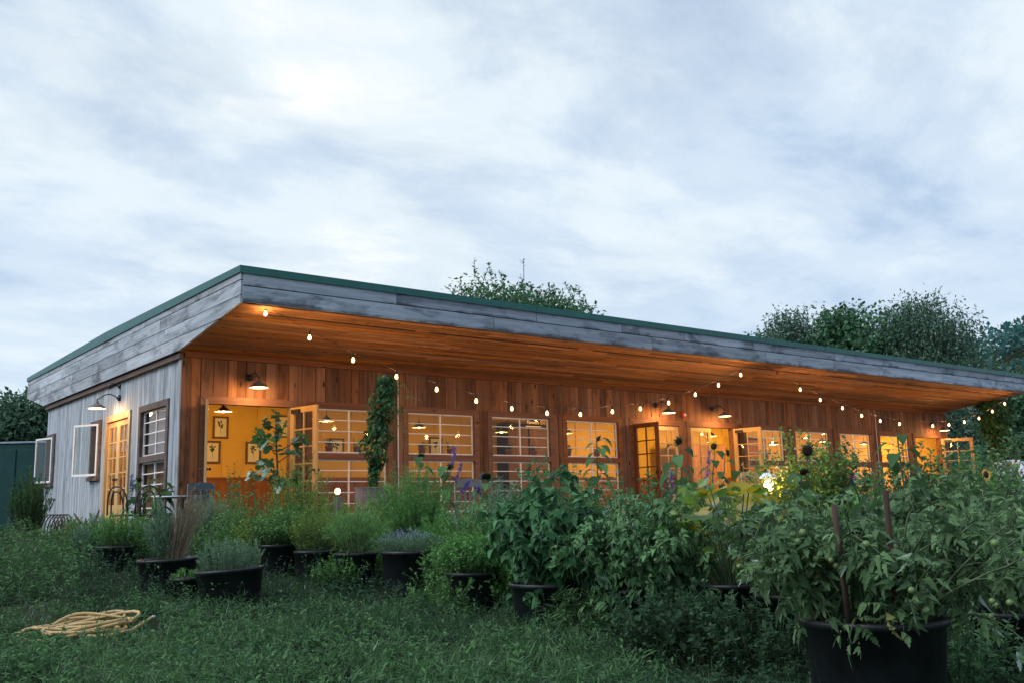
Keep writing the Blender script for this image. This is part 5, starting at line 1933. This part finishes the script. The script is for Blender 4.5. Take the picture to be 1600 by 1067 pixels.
# window-sill plants inside, dark against the glow
SILL = [(2.95, 'clay pot'), (3.55, 'aloe'), (5.05, 'clay pot'), (5.75, 'aloe'), (7.3, 'clay pot'), (8.0, 'clay pot'), (9.0, 'clay pot'), (9.9, 'clay pot'), (16.2, 'clay pot'),
        (17.5, 'clay pot'), (18.1, 'clay pot'), (19.7, 'clay pot'), (20.5, 'clay pot'), (21.8, 'aloe'), (22.7, 'clay pot')]
NTH = ['first', 'first', 'second', 'second', 'third', 'third', 'fourth', 'fourth', 'fifth', 'sixth', 'sixth', 'seventh', 'seventh', 'eighth', 'eighth']
SEEN = set()
for k, (xx, kind) in enumerate(SILL):
    sd = 'left' if NTH[k] not in SEEN else 'right'
    SEEN.add(NTH[k])
    t = empty('potted_plant', (xx, 0.24, 1.302), 0, '%s plant on the shelf inside the %s window from the near corner, %s' % ('spiky' if kind == 'aloe' else 'leafy potted', NTH[k], sd), 'potted plant', 'plants on the window shelves')
    z = clay_pot(t, 0.16, 0.15)
    if kind == 'aloe':
        spikes(t, z, 12, 0.22, 600 + k, 'bean')
    else:
        herb(t, z, 16, 0.03, 0.11, 0.17, 12, 'ovate', 0.05, 'bean', 620 + k, out=0.8, up=0.0)
for (a, b_) in WIN:
    MB().box(a + 0.01, b_ - 0.01, 0.131, 0.36, 1.27, 1.30).build('window_shelf', M['trim_x'], HOUSE)

# ------------------------------------------------------------------ hoses, driftwood
M['hose_tan'] = simple('tan_hose', (0.50, 0.34, 0.15), 0.5, 0.2, 5)
M['hose_green'] = simple('teal_hose', (0.01, 0.16, 0.13), 0.45, 0.2, 5)
g = np.random.default_rng(21)
c = gp(136, 7.75)
HOSE_C = c.copy()
fx, fy = np.array([_h.x, _h.y]), np.array([_h.y, -_h.x])
pts = []
nl = 9
lo_ = [(g.normal(0, 0.07), g.normal(0, 0.14), g.uniform(0.20, 0.35), g.uniform(0.16, 0.36), g.uniform(0.02, 0.10), g.normal(0, 0.35)) for _ in range(nl + 2)]
for i in range(nl * 20):
    k = i / 20.0
    j = int(k)
    w_ = k - j
    w_ = w_ * w_ * (3 - 2 * w_)
    ox, oy, ra, rb, hz, ro_ = [p_ * (1 - w_) + q_ * w_ for p_, q_ in zip(lo_[j], lo_[j + 1])]
    a = k * 2 * math.pi
    lx, ly = ra * math.cos(a), rb * math.sin(a) + 0.04 * math.sin(2.3 * a)
    lx, ly = lx * math.cos(ro_) - ly * math.sin(ro_) + ox, lx * math.sin(ro_) + ly * math.cos(ro_) + oy
    q = fy * lx + fx * ly
    x, y = c.x + q[0], c.y + q[1]
    pts.append((x - c.x, y - c.y, gz(x, y) - c.z + 0.06 + hz * (0.7 + 0.4 * math.sin(a * 1.5 + k))))
x, y = c.x + fy[0] * 0.42 + fx[0] * 0.25, c.y + fy[1] * 0.42 + fx[1] * 0.25
pts.append(((pts[-1][0] + x - c.x) / 2, (pts[-1][1] + y - c.y) / 2, 0.07))
pts.append((x - c.x, y - c.y, 0.13))
t = empty('garden_hose', c, 0, 'heap of tan garden hose loops lying on the grass', 'hose')
MB().tube(pts, 0.013, 8).build('hose', M['hose_tan'], t)
MB().tube([pts[-1], (pts[-1][0] + 0.03, pts[-1][1], 0.13)], 0.016, 8).build('coupling', M['steel'], t)
pts = []
for s in np.linspace(0, 1, 30):
    u, d = 285 + 150 * s, 6.55 + 0.75 * s + 0.25 * s * s
    q = gp(u, d)
    pts.append((q.x, q.y, q.z + 0.035 + 0.01 * math.sin(s * 9)))
o = Vector(pts[0])
t = empty('garden_hose', o, 0, 'thin teal hose snaking through the grass at the bottom', 'hose')
MB().tube([Vector(p) - o for p in pts], 0.009, 8).build('hose', M['hose_green'], t)
# dark tubes leaning on the gable
t = plant_at('coiled_tubing', 88, 19.0, 'coil of dark irrigation tube leaning on the grey gable', 'tubing', None, 0.6)
for k in range(6):
    pts = [(0.09 * k - 0.25 + 0.05 * math.sin(a), 0.16 * math.cos(a), 0.24 + 0.24 * math.sin(a)) for a in np.linspace(0, 2 * math.pi, 22)]
    MB().tube(pts, 0.014, 6).build('loop', M['black_metal'], t)
t = plant_at('driftwood', 117, 17.6, 'gnarled driftwood roots piled against the grey gable', 'driftwood', None, 0)
m = MB()
for k in range(13):
    a = g.uniform(0, 6.28)
    p0 = np.array([g.normal(0, 0.12), g.normal(0, 0.08), 0.05])
    p1 = p0 + np.array([math.cos(a) * 0.2, math.sin(a) * 0.12, g.uniform(0.1, 0.3)])
    p2 = p1 + np.array([math.cos(a + 1) * 0.15, math.sin(a + 1) * 0.1, g.uniform(-0.05, 0.25)])
    m.tube([p0, (p0 + p1) / 2 + g.normal(0, 0.03, 3), p1, p2], [0.05, 0.04, 0.03, 0.012], 7)
m.build('roots', M['bark'], t)
t = plant_at('clay_pot', 103, 15.4, 'small terracotta pot in the weeds by the driftwood', 'pot', None, 0)
t.rotation_euler = (0.1, 0.15, 0)
z = clay_pot(t, 0.17, 0.30)
MB().lathe([(0.002, z), (0.07, z - 0.003)], 14).build('soil', M['soil'], t)
# ------------------------------------------------------------------ lawn, weeds, gravel
g = np.random.default_rng(55)


def field(n, u0, u1, d0, d1, pw=1.0):
    d = d0 * (d1 / d0) ** (g.uniform(0, 1, n) ** pw)
    u = g.uniform(u0, u1, n)
    k = (u - 800) / 1516.65
    l = -0.17 - np.interp(d, [3, 5, 8, 12, 20], [0.33, 0.2, 0.115, 0.048, 0.02])
    x = CAM_POS.x + (FWD.x + RIGHT.x * k + UP.x * l) * d
    y = CAM_POS.y + (FWD.y + RIGHT.y * k + UP.y * l) * d
    # the hose heap has flattened the growth it lies on
    dx, dy = x - HOSE_C.x, y - HOSE_C.y
    r = np.hypot(dx, dy) + 1e-6
    m = (r < 0.62) & (g.uniform(0, 1, n) < 0.9)
    k2 = np.where(m, (0.62 + 0.5 * r) / r, 1.0)
    return HOSE_C.x + dx * k2, HOSE_C.y + dy * k2, d, u


def patchy(x, y, f=0.9, s=0.0):
    return 0.5 + 0.28 * np.sin(x * 1.7 * f + 1.3 * np.sin(y * 1.1 * f + s)) + 0.28 * np.sin(y * 2.3 * f + 1.7 * np.sin(x * 0.9 * f + 2 * s))


# grass blades
x, y, d, u = field(120000, -260, 1900, 3.2, 15.5)
keep = (g.uniform(0, 1, len(x)) < 0.06 + 1.25 * np.clip(patchy(x, y, 1.0), 0, 1) ** 1.6) & ~((d > 12.2) & (u > 300))
x, y, d = x[keep], y[keep], d[keep]
n = len(x)
P0 = np.stack([x, y, ground_np(x, y) - 0.005], 1)
tall = 0.04 + 0.12 * np.clip(patchy(x, y, 1.4, 2.0), 0, 1.2) * g.uniform(0.5, 1.3, n)
tall *= np.where(g.uniform(0, 1, n) < 0.03, 2.0, 1.0)
D = np.stack([g.normal(0, 0.45, n), g.normal(0, 0.45, n), np.ones(n)], 1)
N = g.normal(0, 1, (n, 3))
TP['blade'] = T_([(-0.06, 0, 0), (0.06, 0, 0), (0.045, 0.5, 0.05), (-0.045, 0.5, 0.05), (0, 1, 0.28)], [(0, 1, 2), (0, 2, 3), (3, 2, 4)])
b = Bag().add(*scatter('blade', P0, D, N, tall, np.clip(g.beta(2, 2, n) * 0.75 + 0.3 * patchy(x, y, 0.7, 1.0), 0, 1), 0.75 * 0.06 / np.maximum(tall, 0.03)))
tag(b.build('grass', LM['grass']), 'short dark green grass across the foreground', 'grass', kind='stuff')
# clover
x, y, d, u = field(46000, -260, 1900, 3.4, 13.0)
keep = (g.uniform(0, 1, len(x)) < patchy(x, y, 1.2, 4.0) * 1.1) & ~((d > 12.0) & (u > 300))
x, y, d = x[keep], y[keep], d[keep]
n = len(x)
hh = 0.03 + 0.06 * g.uniform(0, 1, n)
P0 = np.stack([x, y, ground_np(x, y) + hh], 1)
b = Bag()
tone = g.beta(2, 2, n)
for k in range(3):
    a = g.uniform(0, 0.3, n) + k * 2.094 + x * 9
    D = np.stack([np.cos(a), np.sin(a), 0.15 + g.normal(0, 0.15, n)], 1)
    N = np.stack([g.normal(0, 0.35, n), g.normal(0, 0.35, n), np.ones(n)], 1)
    b.add(*scatter('diamond', P0, D, N, 0.021 * g.uniform(0.7, 1.3, n), tone))
tag(b.build('clover', LM['clover']), 'clover leaves growing through the lawn', 'clover', kind='stuff')
pick = g.permutation(n)[:200]
Pf = P0[pick] + np.stack([np.zeros(200), np.zeros(200), g.uniform(0.005, 0.03, 200)], 1)
b = Bag()
for k in range(10):
    D = unit(g.normal(0, 1, (200, 3)) + np.array([0, 0, 0.4]))
    b.add(*scatter('small', Pf, D, g.normal(0, 1, (200, 3)), 0.010, g.uniform(0, 1, 200), 1.6))
tag(b.build('clover_flowers', LM['whitefl']), 'tiny white clover flowers dotted over the lawn', 'flowers', kind='stuff')


def weeds(n, u0, u1, d0, d1, h0, h1, per, tp, size, mat, name, label, seed, wid=1.0, thr=0.0):
    gg = np.random.default_rng(seed)
    x, y, d, u = field(n, u0, u1, d0, d1)
    if thr:
        k = patchy(x, y, 1.3, seed * 0.7) > thr
        x, y = x[k], y[k]
        n = len(x)
    h = gg.uniform(h0, h1, n) * (0.6 + 0.6 * np.clip(patchy(x, y, 1.1, seed), 0, 1))
    s = np.linspace(0, 1, 5)[None, :, None]
    base = np.stack([x, y, ground_np(x, y) - 0.01], 1)
    tip = np.stack([gg.normal(0, 0.35, n) * h, gg.normal(0, 0.35, n) * h, h], 1)
    P = base[:, None] + tip[:, None] * s + np.stack([gg.normal(0, 0.1, n) * h, gg.normal(0, 0.1, n) * h, np.zeros(n)], 1)[:, None] * s * s
    b = Bag()
    leaves(b, P, per, tp, size, gg, out=0.8, up=0.1, t0=0.1, wid=wid)
    V, F = tubes(P, stem_rad(P, 0.0025, 0.0012))
    b.add(V, F)
    tag(b.build(name, LM[mat]), label, 'weeds', kind='stuff')


weeds(900, -220, 135, 9.4, 19, 0.20, 0.46, 20, 'small', 0.070, 'weed', 'weeds', 'knee high weeds before the gable end', 71)
weeds(560, -220, 112, 4.6, 8.0, 0.16, 0.32, 18, 'ov6', 0.052, 'weed', 'weeds', 'leafy weeds in the bottom left corner', 72)
weeds(1500, 120, 1050, 8.6, 12.8, 0.16, 0.42, 18, 'small', 0.046, 'shade', 'weeds', 'low shade coloured weeds between the black pots', 73)
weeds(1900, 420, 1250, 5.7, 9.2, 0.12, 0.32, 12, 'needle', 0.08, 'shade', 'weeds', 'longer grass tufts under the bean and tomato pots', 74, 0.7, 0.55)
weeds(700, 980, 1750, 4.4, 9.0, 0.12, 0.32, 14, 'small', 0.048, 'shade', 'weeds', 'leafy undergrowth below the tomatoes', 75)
weeds(900, 1290, 2700, 10.0, 26.0, 0.25, 0.6, 14, 'small', 0.085, 'herb', 'weeds', 'tall greenery along the right of the terrace', 76)
weeds(1000, 60, 900, 4.6, 9.0, 0.06, 0.20, 10, 'small', 0.036, 'weed', 'weeds', 'small broad leaved weeds in the lawn', 77, 1.0, 0.5)



def clumps(nc, u0, u1, d0, d1, h0, h1, tp, size, mat, label, seed):
    """separate tufts of broad-leaved weeds, each a knot of stems"""
    gg = np.random.default_rng(seed)
    cx, cy, _, _ = field(nc, u0, u1, d0, d1)
    k = np.repeat(np.arange(nc), gg.integers(5, 16, nc))
    n = len(k)
    ch = gg.uniform(h0, h1, nc)[k]
    x, y = cx[k] + gg.normal(0, 0.05, n), cy[k] + gg.normal(0, 0.05, n)
    h = ch * gg.uniform(0.5, 1.1, n)
    base = np.stack([x, y, ground_np(x, y) - 0.01], 1)
    out = np.stack([(x - cx[k]) * 1.6 + gg.normal(0, 0.2, n) * h, (y - cy[k]) * 1.6 + gg.normal(0, 0.2, n) * h, h], 1)
    s = np.linspace(0, 1, 4)[None, :, None]
    P = base[:, None] + out[:, None] * s
    b = Bag()
    leaves(b, P, 8, tp, size, gg, out=0.75, up=0.15, t0=0.15)
    tag(b.build('weed_tufts', LM[mat]), label, 'weeds', kind='stuff')


clumps(300, -80, 1000, 4.7, 9.2, 0.06, 0.30, 'small', 0.050, 'weed', 'tufts of broad leaved weeds dotted over the lawn', 951)
clumps(220, 100, 1000, 4.6, 8.6, 0.08, 0.24, 'needle', 0.11, 'tuft', 'coarse grass tufts in the lawn', 952)

# loose gravel showing through at the bottom
TP['stone'] = T_([(1, 0, 0), (-1, 0, 0), (0, 1, 0), (0, -1, 0), (0, 0, 0.7), (0, 0, -0.5)],
                 [(0, 2, 4), (2, 1, 4), (1, 3, 4), (3, 0, 4), (2, 0, 5), (1, 2, 5), (3, 1, 5), (0, 3, 5)])
x1, y1, _, _ = field(2600, 640, 900, 4.9, 6.0)
x2, y2, _, _ = field(1400, 120, 330, 5.5, 6.3)
x, y = np.concatenate([x1, x2]), np.concatenate([y1, y2])
k = patchy(x, y, 2.2, 0.4) > 0.42
x, y = x[k], y[k]
n = len(x)
P0 = np.stack([x, y, ground_np(x, y) + 0.004], 1)
D = np.stack([g.normal(0, 1, n), g.normal(0, 1, n), g.normal(0, 0.2, n)], 1)
b = Bag().add(*scatter('stone', P0, D, np.stack([g.normal(0, 0.3, n), g.normal(0, 0.3, n), np.ones(n)], 1), g.uniform(0.004, 0.012, n), g.uniform(0, 1, n)))
M['stones'] = leafmat('grey_stone_chips', (0.07, 0.075, 0.09), (0.24, 0.25, 0.28), transl=0.0)
tag(b.build('gravel', M['stones']), 'grey stone chips showing through the grass', 'gravel', kind='stuff')


# ------------------------------------------------------------------ trees
def tree(name, u, d, top_v, half_px, label, mat, seed, nl, ls, lobes=26, squash_=0.8, depth_f=0.9, willow=0, trunk_r=0.22, low=0.35, tp='diamond', lobe_r=0.34, sprigs=0, group=None):
    gg = np.random.default_rng(seed)
    base = gp(u, d)
    topz = px(u, top_v, d).z
    H = topz - base.z
    rx = 1.12 * half_px * d / 1516.65
    cz = H * (1 - (1 - low) / 2)
    rz = H * (1 - low) / 2
    t = empty(name, base, 0, label, 'tree', group)
    # lobes of the crown
    a = gg.normal(0, 1, (lobes, 3))
    a = unit(a)
    a[:, 2] = np.abs(a[:, 2]) * np.where(gg.uniform(0, 1, lobes) < 0.78, 1, -1)
    rr = gg.uniform(0.42, 0.88, lobes)[:, None]
    C = a * rr * np.array([rx, rx * depth_f, rz]) + np.array([0, 0, cz])
    L = lobe_r * min(rx, rz) * gg.uniform(0.7, 1.35, lobes)
    # limbs
    P = []
    R = []
    K = 6
    s = np.linspace(0, 1, K)
    tr = np.stack([0.15 * np.sin(s * 3 + seed), 0.15 * np.cos(s * 2 + seed), cz * 1.05 * s], 1)
    P.append(tr)
    R.append(np.linspace(trunk_r, trunk_r * 0.35, K))
    for c in C:
        z0 = gg.uniform(0.35, 0.85) * cz
        st = np.array([np.interp(z0, tr[:, 2], tr[:, 0]), np.interp(z0, tr[:, 2], tr[:, 1]), z0])
        md = (st + c) / 2 + np.array([0, 0, -0.08 * H])
        q = (1 - s[:, None]) ** 2 * st + 2 * s[:, None] * (1 - s[:, None]) * md + s[:, None] ** 2 * c
        P.append(q)
        R.append(np.linspace(trunk_r * 0.32, trunk_r * 0.07, K))
    V, F = tubes(np.array(P), np.array(R), 6)
    Bag().add(V, F).build('trunk', M['bark'], t, True)
    b = Bag()
    li = gg.integers(0, lobes, nl)
    o = unit(gg.normal(0, 1, (nl, 3)))
    rad = L[li] * gg.uniform(0, 1, nl) ** 0.42 * (1 + 0.3 * np.sin(o[:, 0] * 7 + li) * np.sin(o[:, 2] * 6 + li * 2))
    pos = C[li] + o * rad[:, None] * np.array([1, 1, 0.75])
    if not willow:
        D = o * 0.5 + gg.normal(0, 0.6, (nl, 3)) + np.array([0, 0, -0.25])
        N = o * 0.5 + np.array([0, 0, 0.7]) + gg.normal(0, 0.4, (nl, 3))
        lr = np.clip(gg.beta(2, 2, nl) * 0.75 + 0.25 * gg.uniform(0, 1, lobes)[li], 0, 1)
        b.add(*scatter(tp, pos, D, N, ls * gg.uniform(0.6, 1.3, nl), lr))
    else:
        ns = nl // 16
        st = pos[:ns] + o[:ns] * 0.2 * np.array([1, 1, 0.4])
        ln = willow * gg.uniform(0.4, 1.1, ns)
        s5 = np.linspace(0, 1, 6)[None, :, None]
        ou = unit(o[:ns] * np.array([1, 1, 0.1])) * 0.35 * ln[:, None] * 0.5
        Q = st[:, None] + ou[:, None] * np.sqrt(s5) + np.array([0, 0, -1.0]) * ln[:, None, None] * (s5 ** 1.5 - 0.25 * np.sqrt(s5) * 0.6)
        leaves(b, Q, 12, 'sliver', ls, gg, out=0.55, up=-0.3, t0=0.0, wid=1.9)
        n2 = int(nl * 0.45)
        b.add(*scatter('sliver', pos[-n2:] + gg.normal(0, 0.25, (n2, 3)), o[-n2:] * 0.6 + gg.normal(0, 0.5, (n2, 3)) + np.array([0, 0, -0.5]), gg.normal(0, 1, (n2, 3)), ls * gg.uniform(0.7, 1.3, n2), gg.beta(2, 2, n2), 2.2))
        V, F = tubes(Q[::3], stem_rad(Q[::3], 0.012, 0.005))
        b.add(V, F)
    if sprigs:
        k = gg.integers(0, lobes, sprigs)
        st = C[k] + unit(gg.normal(0, 1, (sprigs, 3)) * np.array([1, 1, 0.3]) + np.array([0, 0, 0.9])) * L[k][:, None] * 0.7
        ln = gg.uniform(0.3, 0.9, sprigs)
        dr = unit(gg.normal(0, 0.35, (sprigs, 3)) + np.array([0, 0, 1.0]))
        Q = st[:, None] + dr[:, None] * ln[:, None, None] * np.linspace(0, 1, 5)[None, :, None]
        leaves(b, Q, 13, tp, ls * 1.1, gg, out=0.7, up=0.2, t0=0.15)
        V, F = tubes(Q, stem_rad(Q, 0.02, 0.008))
        b.add(V, F)
    b.build('crown', LM[mat], t)
    return t


tree('young_tree', 806, 39, 426, 160, 'sparse leafy treetop showing above the middle of the roof', 'young', 831, 18000, 0.20, 90, low=0.45, trunk_r=0.16, tp='small', lobe_r=0.34, sprigs=150)
tree('oak_tree', 1352, 62, 438, 84, 'dense dark round tree rising above the far roof', 'tree', 802, 17000, 0.30, 36, low=0.15, trunk_r=0.4, lobe_r=0.42)
tree('willow_tree', 1468, 60, 452, 92, 'willow with trailing branches right of the dense dark tree', 'willow', 803, 42000, 0.24, 40, low=0.12, willow=1.3, trunk_r=0.35, lobe_r=0.40)
tree('willow_tree', 1262, 64, 470, 72, 'willow left of the dense dark tree', 'willow', 804, 32000, 0.24, 34, low=0.2, willow=1.2, trunk_r=0.35, lobe_r=0.42)
tree('willow_tree', 1196, 70, 494, 38, 'small pale willow top leftmost above the far roof', 'willow', 805, 9000, 0.28, 14, low=0.2, willow=1.0, trunk_r=0.25, lobe_r=0.45)
tree('broad_tree', 1412, 72, 478, 66, 'tree filling the gap behind the dense tree and the willow', 'willow', 806, 11000, 0.34, 24, low=0.1, trunk_r=0.35, lobe_r=0.45)
tree('hanging_willow', 1500, 44, 622, 30, 'low willow hanging beside the far end wall', 'willow', 807, 9000, 0.20, 14, low=0.1, willow=1.4, trunk_r=0.12, lobe_r=0.45)
tree('evergreen', 1592, 48, 590, 44, 'dark evergreen below the eave at the right edge', 'tree', 808, 12000, 0.24, 24, low=0.05, trunk_r=0.2, lobe_r=0.45)
tree('evergreen', 1660, 52, 560, 60, 'dark tree beyond the right edge of the picture', 'tree', 809, 9000, 0.26, 22, low=0.05, trunk_r=0.2, lobe_r=0.45)
tree('broad_tree', 12, 44, 590, 60, 'tree behind the green container at the far left', 'willow', 810, 15000, 0.24, 26, low=0.05, trunk_r=0.3, lobe_r=0.42)
tree('broad_tree', 84, 50, 628, 60, 'darker tree between the container and the grey gable', 'tree', 811, 14000, 0.26, 24, low=0.05, trunk_r=0.3, lobe_r=0.45)
tree('broad_tree', -90, 46, 570, 70, 'tree beyond the left edge of the picture', 'tree', 812, 9000, 0.28, 22, low=0.05, trunk_r=0.3, lobe_r=0.45)
for i, (u, d, v, hp, lab) in enumerate(((1528, 38, 700, 34, 'rounded bush beyond the farthest open door'), (1566, 36, 690, 40, 'bush between the farthest door and the climber post'), (1620, 34, 672, 50, 'bush at the right edge behind the white cover'),
                                        (1485, 46, 690, 40, 'bush behind the far end wall'), (1560, 52, 640, 34, 'dark bush below the white house'))):
    tree('round_bush', u, d, v, hp, lab, 'tree' if i in (1, 4) else 'young', 820 + i, 6000, 0.15, 16, low=0.0, trunk_r=0.05, lobe_r=0.5)

# wooded hill
hx = np.linspace(-260, 260, 60)
hy = np.linspace(-160, 160, 40)
hc = gp(2150, 330)


def hill_z(X, Y):
    r = (X / 250) ** 2 + (Y / 150) ** 2
    return -4 + 75 * np.clip(1 - r, 0, 1) ** 1.2 + 3 * np.sin(X * 0.06) * np.sin(Y * 0.07)


hill = grid_sheet('hill', hx, hy, hill_z, M['ground'])
hill.location = (hc.x, hc.y, 0)
hill.rotation_euler = (0, 0, math.atan2(RIGHT.y, RIGHT.x))
tag(hill, kind='structure')
gg = np.random.default_rng(900)
n = 1500
X, Y = gg.uniform(-240, 240, n), gg.uniform(-150, 60, n)
cz_ = hill_z(X, Y)
k = cz_ > -2
X, Y, cz_ = X[k], Y[k], cz_[k]
n = len(X)
per = 40
C = np.repeat(np.stack([X, Y, cz_ + 3], 1), per, 0)
o = unit(gg.normal(0, 1, (n * per, 3)))
pos = C + o * gg.uniform(2.2, 5.0, (n * per, 1)) * np.array([1, 1, 1.1])
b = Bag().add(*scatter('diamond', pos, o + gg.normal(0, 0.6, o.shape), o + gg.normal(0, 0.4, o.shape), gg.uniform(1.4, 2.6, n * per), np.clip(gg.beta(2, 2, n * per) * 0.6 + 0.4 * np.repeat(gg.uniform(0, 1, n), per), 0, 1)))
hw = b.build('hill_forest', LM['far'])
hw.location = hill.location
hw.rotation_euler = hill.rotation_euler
tag(hw, 'wooded hillside with haze blue in its leaf colour beyond the right end', 'forest', kind='stuff')

# ------------------------------------------------------------------ things beyond the house
# green container at the left
M['container'] = simple('dark_green_sheet_metal', (0.006, 0.050, 0.048), 0.5, 0.2, 1.5, 0.4, 0.2)
c = gp(-150, 26)
t = empty('green_container', (c.x, c.y, c.z), math.atan2(RIGHT.y, RIGHT.x), 'dark green sheet metal container left of the gable', 'container')
W2, HT = 4.1, px(40, 690, 26).z - c.z
MB().bbox(-W2 - 2, W2, 0.0, 2.4, 0.0, HT, 0.02).build('shell', M['container'], t)
for k in range(18):
    x0 = -W2 - 1.95 + k * 0.56
    MB().bbox(x0, x0 + 0.52, -0.022, -0.0005, 0.12, HT - 0.16, 0.008).build('panel', M['container'], t)
MB().bbox(-W2 - 2.02, W2 + 0.02, -0.04, 0.06, HT + 0.001, HT + 0.05, 0.006).build('top_rail', M['steel'], t)
# climber arch at the right end of the terrace
p0 = gp(1572, 30.5)
t = empty('climber_post', (p0.x, p0.y, p0.z), 0, 'tall post smothered in climber and bulbs right of the far doors', 'climbing plant')
hgt = px(1572, 596, 30.5).z - p0.z
MB().tube([(0, 0, 0), (0, 0, hgt)], [0.08, 0.06], 8).build('post', M['bark'], t)
gg = np.random.default_rng(91)
path = [np.array([0.12 * math.sin(s * 8), 0.1 * math.cos(s * 7), hgt * s]) for s in np.linspace(0, 1, 10)]
rad = np.array([0.25, 0.25, 0.28, 0.30, 0.34, 0.42, 0.50, 0.55, 0.50, 0.35])
b = Bag().add(*climber_leaves(path, rad, 3600, 0.13, gg))
P = []
for i in range(22):
    s0 = gg.uniform(0.6, 1.0)
    a = np.array([0, 0, hgt * s0])
    oo = np.array([RIGHT.x, RIGHT.y, 0]) * gg.uniform(-0.9, 0.5) + gg.normal(0, 0.15, 3)
    P.append(np.stack([a + oo * k + np.array([0, 0, 0.2 * k - 0.7 * gg.uniform(0.2, 1) * k * k]) for k in np.linspace(0, 1, 6)]))
P = np.array(P)
leaves(b, P, 40, 'small', 0.07, gg, out=0.8, up=-0.2, t0=0.2)
b.build('leaves', LM['ivy'], t)
# white house far behind with a roof-top box and flues
M['whitewall'] = simple('white_siding', (0.62, 0.66, 0.72), 0.7, 0.05, 2)
c = gp(1528, 62)
t = empty('white_house', (c.x, c.y, c.z), math.atan2(RIGHT.y, RIGHT.x), 'white house standing behind the trees at the right', 'house')
zt = px(1528, 585, 62).z - c.z
MB().box(-1.7, 2.4, 0, 6, 0, zt).build('wall', M['whitewall'], t)
rf = MB()
rf.prism([(-2.0, zt), (2.7, zt), (0.4, zt + 0.25)], 1, -0.2, 6.2)
ro = rf.build('roof', M['bluegrey'], t)
recalc(ro.data)
z1 = px(1556, 567, 62).z - c.z
MB().box(0.75, 1.55, 1, 2, zt - 0.2, z1).build('chimney', M['whitewall'], ro)
MB().tube([(0.95, 1.2, z1), (0.95, 1.2, z1 + 0.45)], 0.07, 8).build('flue', M['whitewall'], ro)
MB().tube([(1.15, 1.2, z1), (1.15, 1.2, z1 + 0.25)], 0.08, 8).build('flue', M['steel'], ro)
gb = MB().prism([(1.55, zt + 0.05), (2.0, z1 - 0.10), (2.45, zt + 0.05)], 1, 1.0, 2.4).build('gable', M['whitewall'], ro)
recalc(gb.data)
for (xa, za) in ((-0.9, 1.6), (0.9, 1.6), (-0.9, 4.2), (0.9, 4.2)):
    w_ = MB().box(xa - 0.35, xa + 0.35, -0.03, -0.001, za, za + 1.1).build('window', M['bluegrey'], t)
    MB().box(xa - 0.30, xa + 0.30, -0.034, -0.0305, za + 0.05, za + 1.05).build('pane', M['glass'], w_)
# white covered heap at the right edge
c = gp(1588, 27)
t = empty('covered_heap', (c.x, c.y, c.z), 0, 'heap under a crumpled white cover at the right edge', 'cover')
V, F = [], []
gg = np.random.default_rng(95)
nu, nv = 28, 10
VV = []
for j in range(nv + 1):
    for i in range(nu):
        a = 2 * math.pi * i / nu
        ph = math.pi / 2 * j / nv
        r = math.cos(ph) ** 0.7
        w_ = 1 + 0.10 * math.sin(a * 5 + ph * 6) + 0.06 * math.sin(a * 11) + gg.normal(0, 0.015)
        VV.append((1.15 * r * math.cos(a) * w_, 0.8 * r * math.sin(a) * w_, 1.28 * math.sin(ph) * (1 + 0.05 * math.sin(a * 3))))
FF = []
for j in range(nv):
    for i in range(nu):
        i2 = (i + 1) % nu
        FF.append((j * nu + i, j * nu + i2, (j + 1) * nu + i2, (j + 1) * nu + i))
MB().add(VV, FF, True).build('cover', M['whitewall'], t)
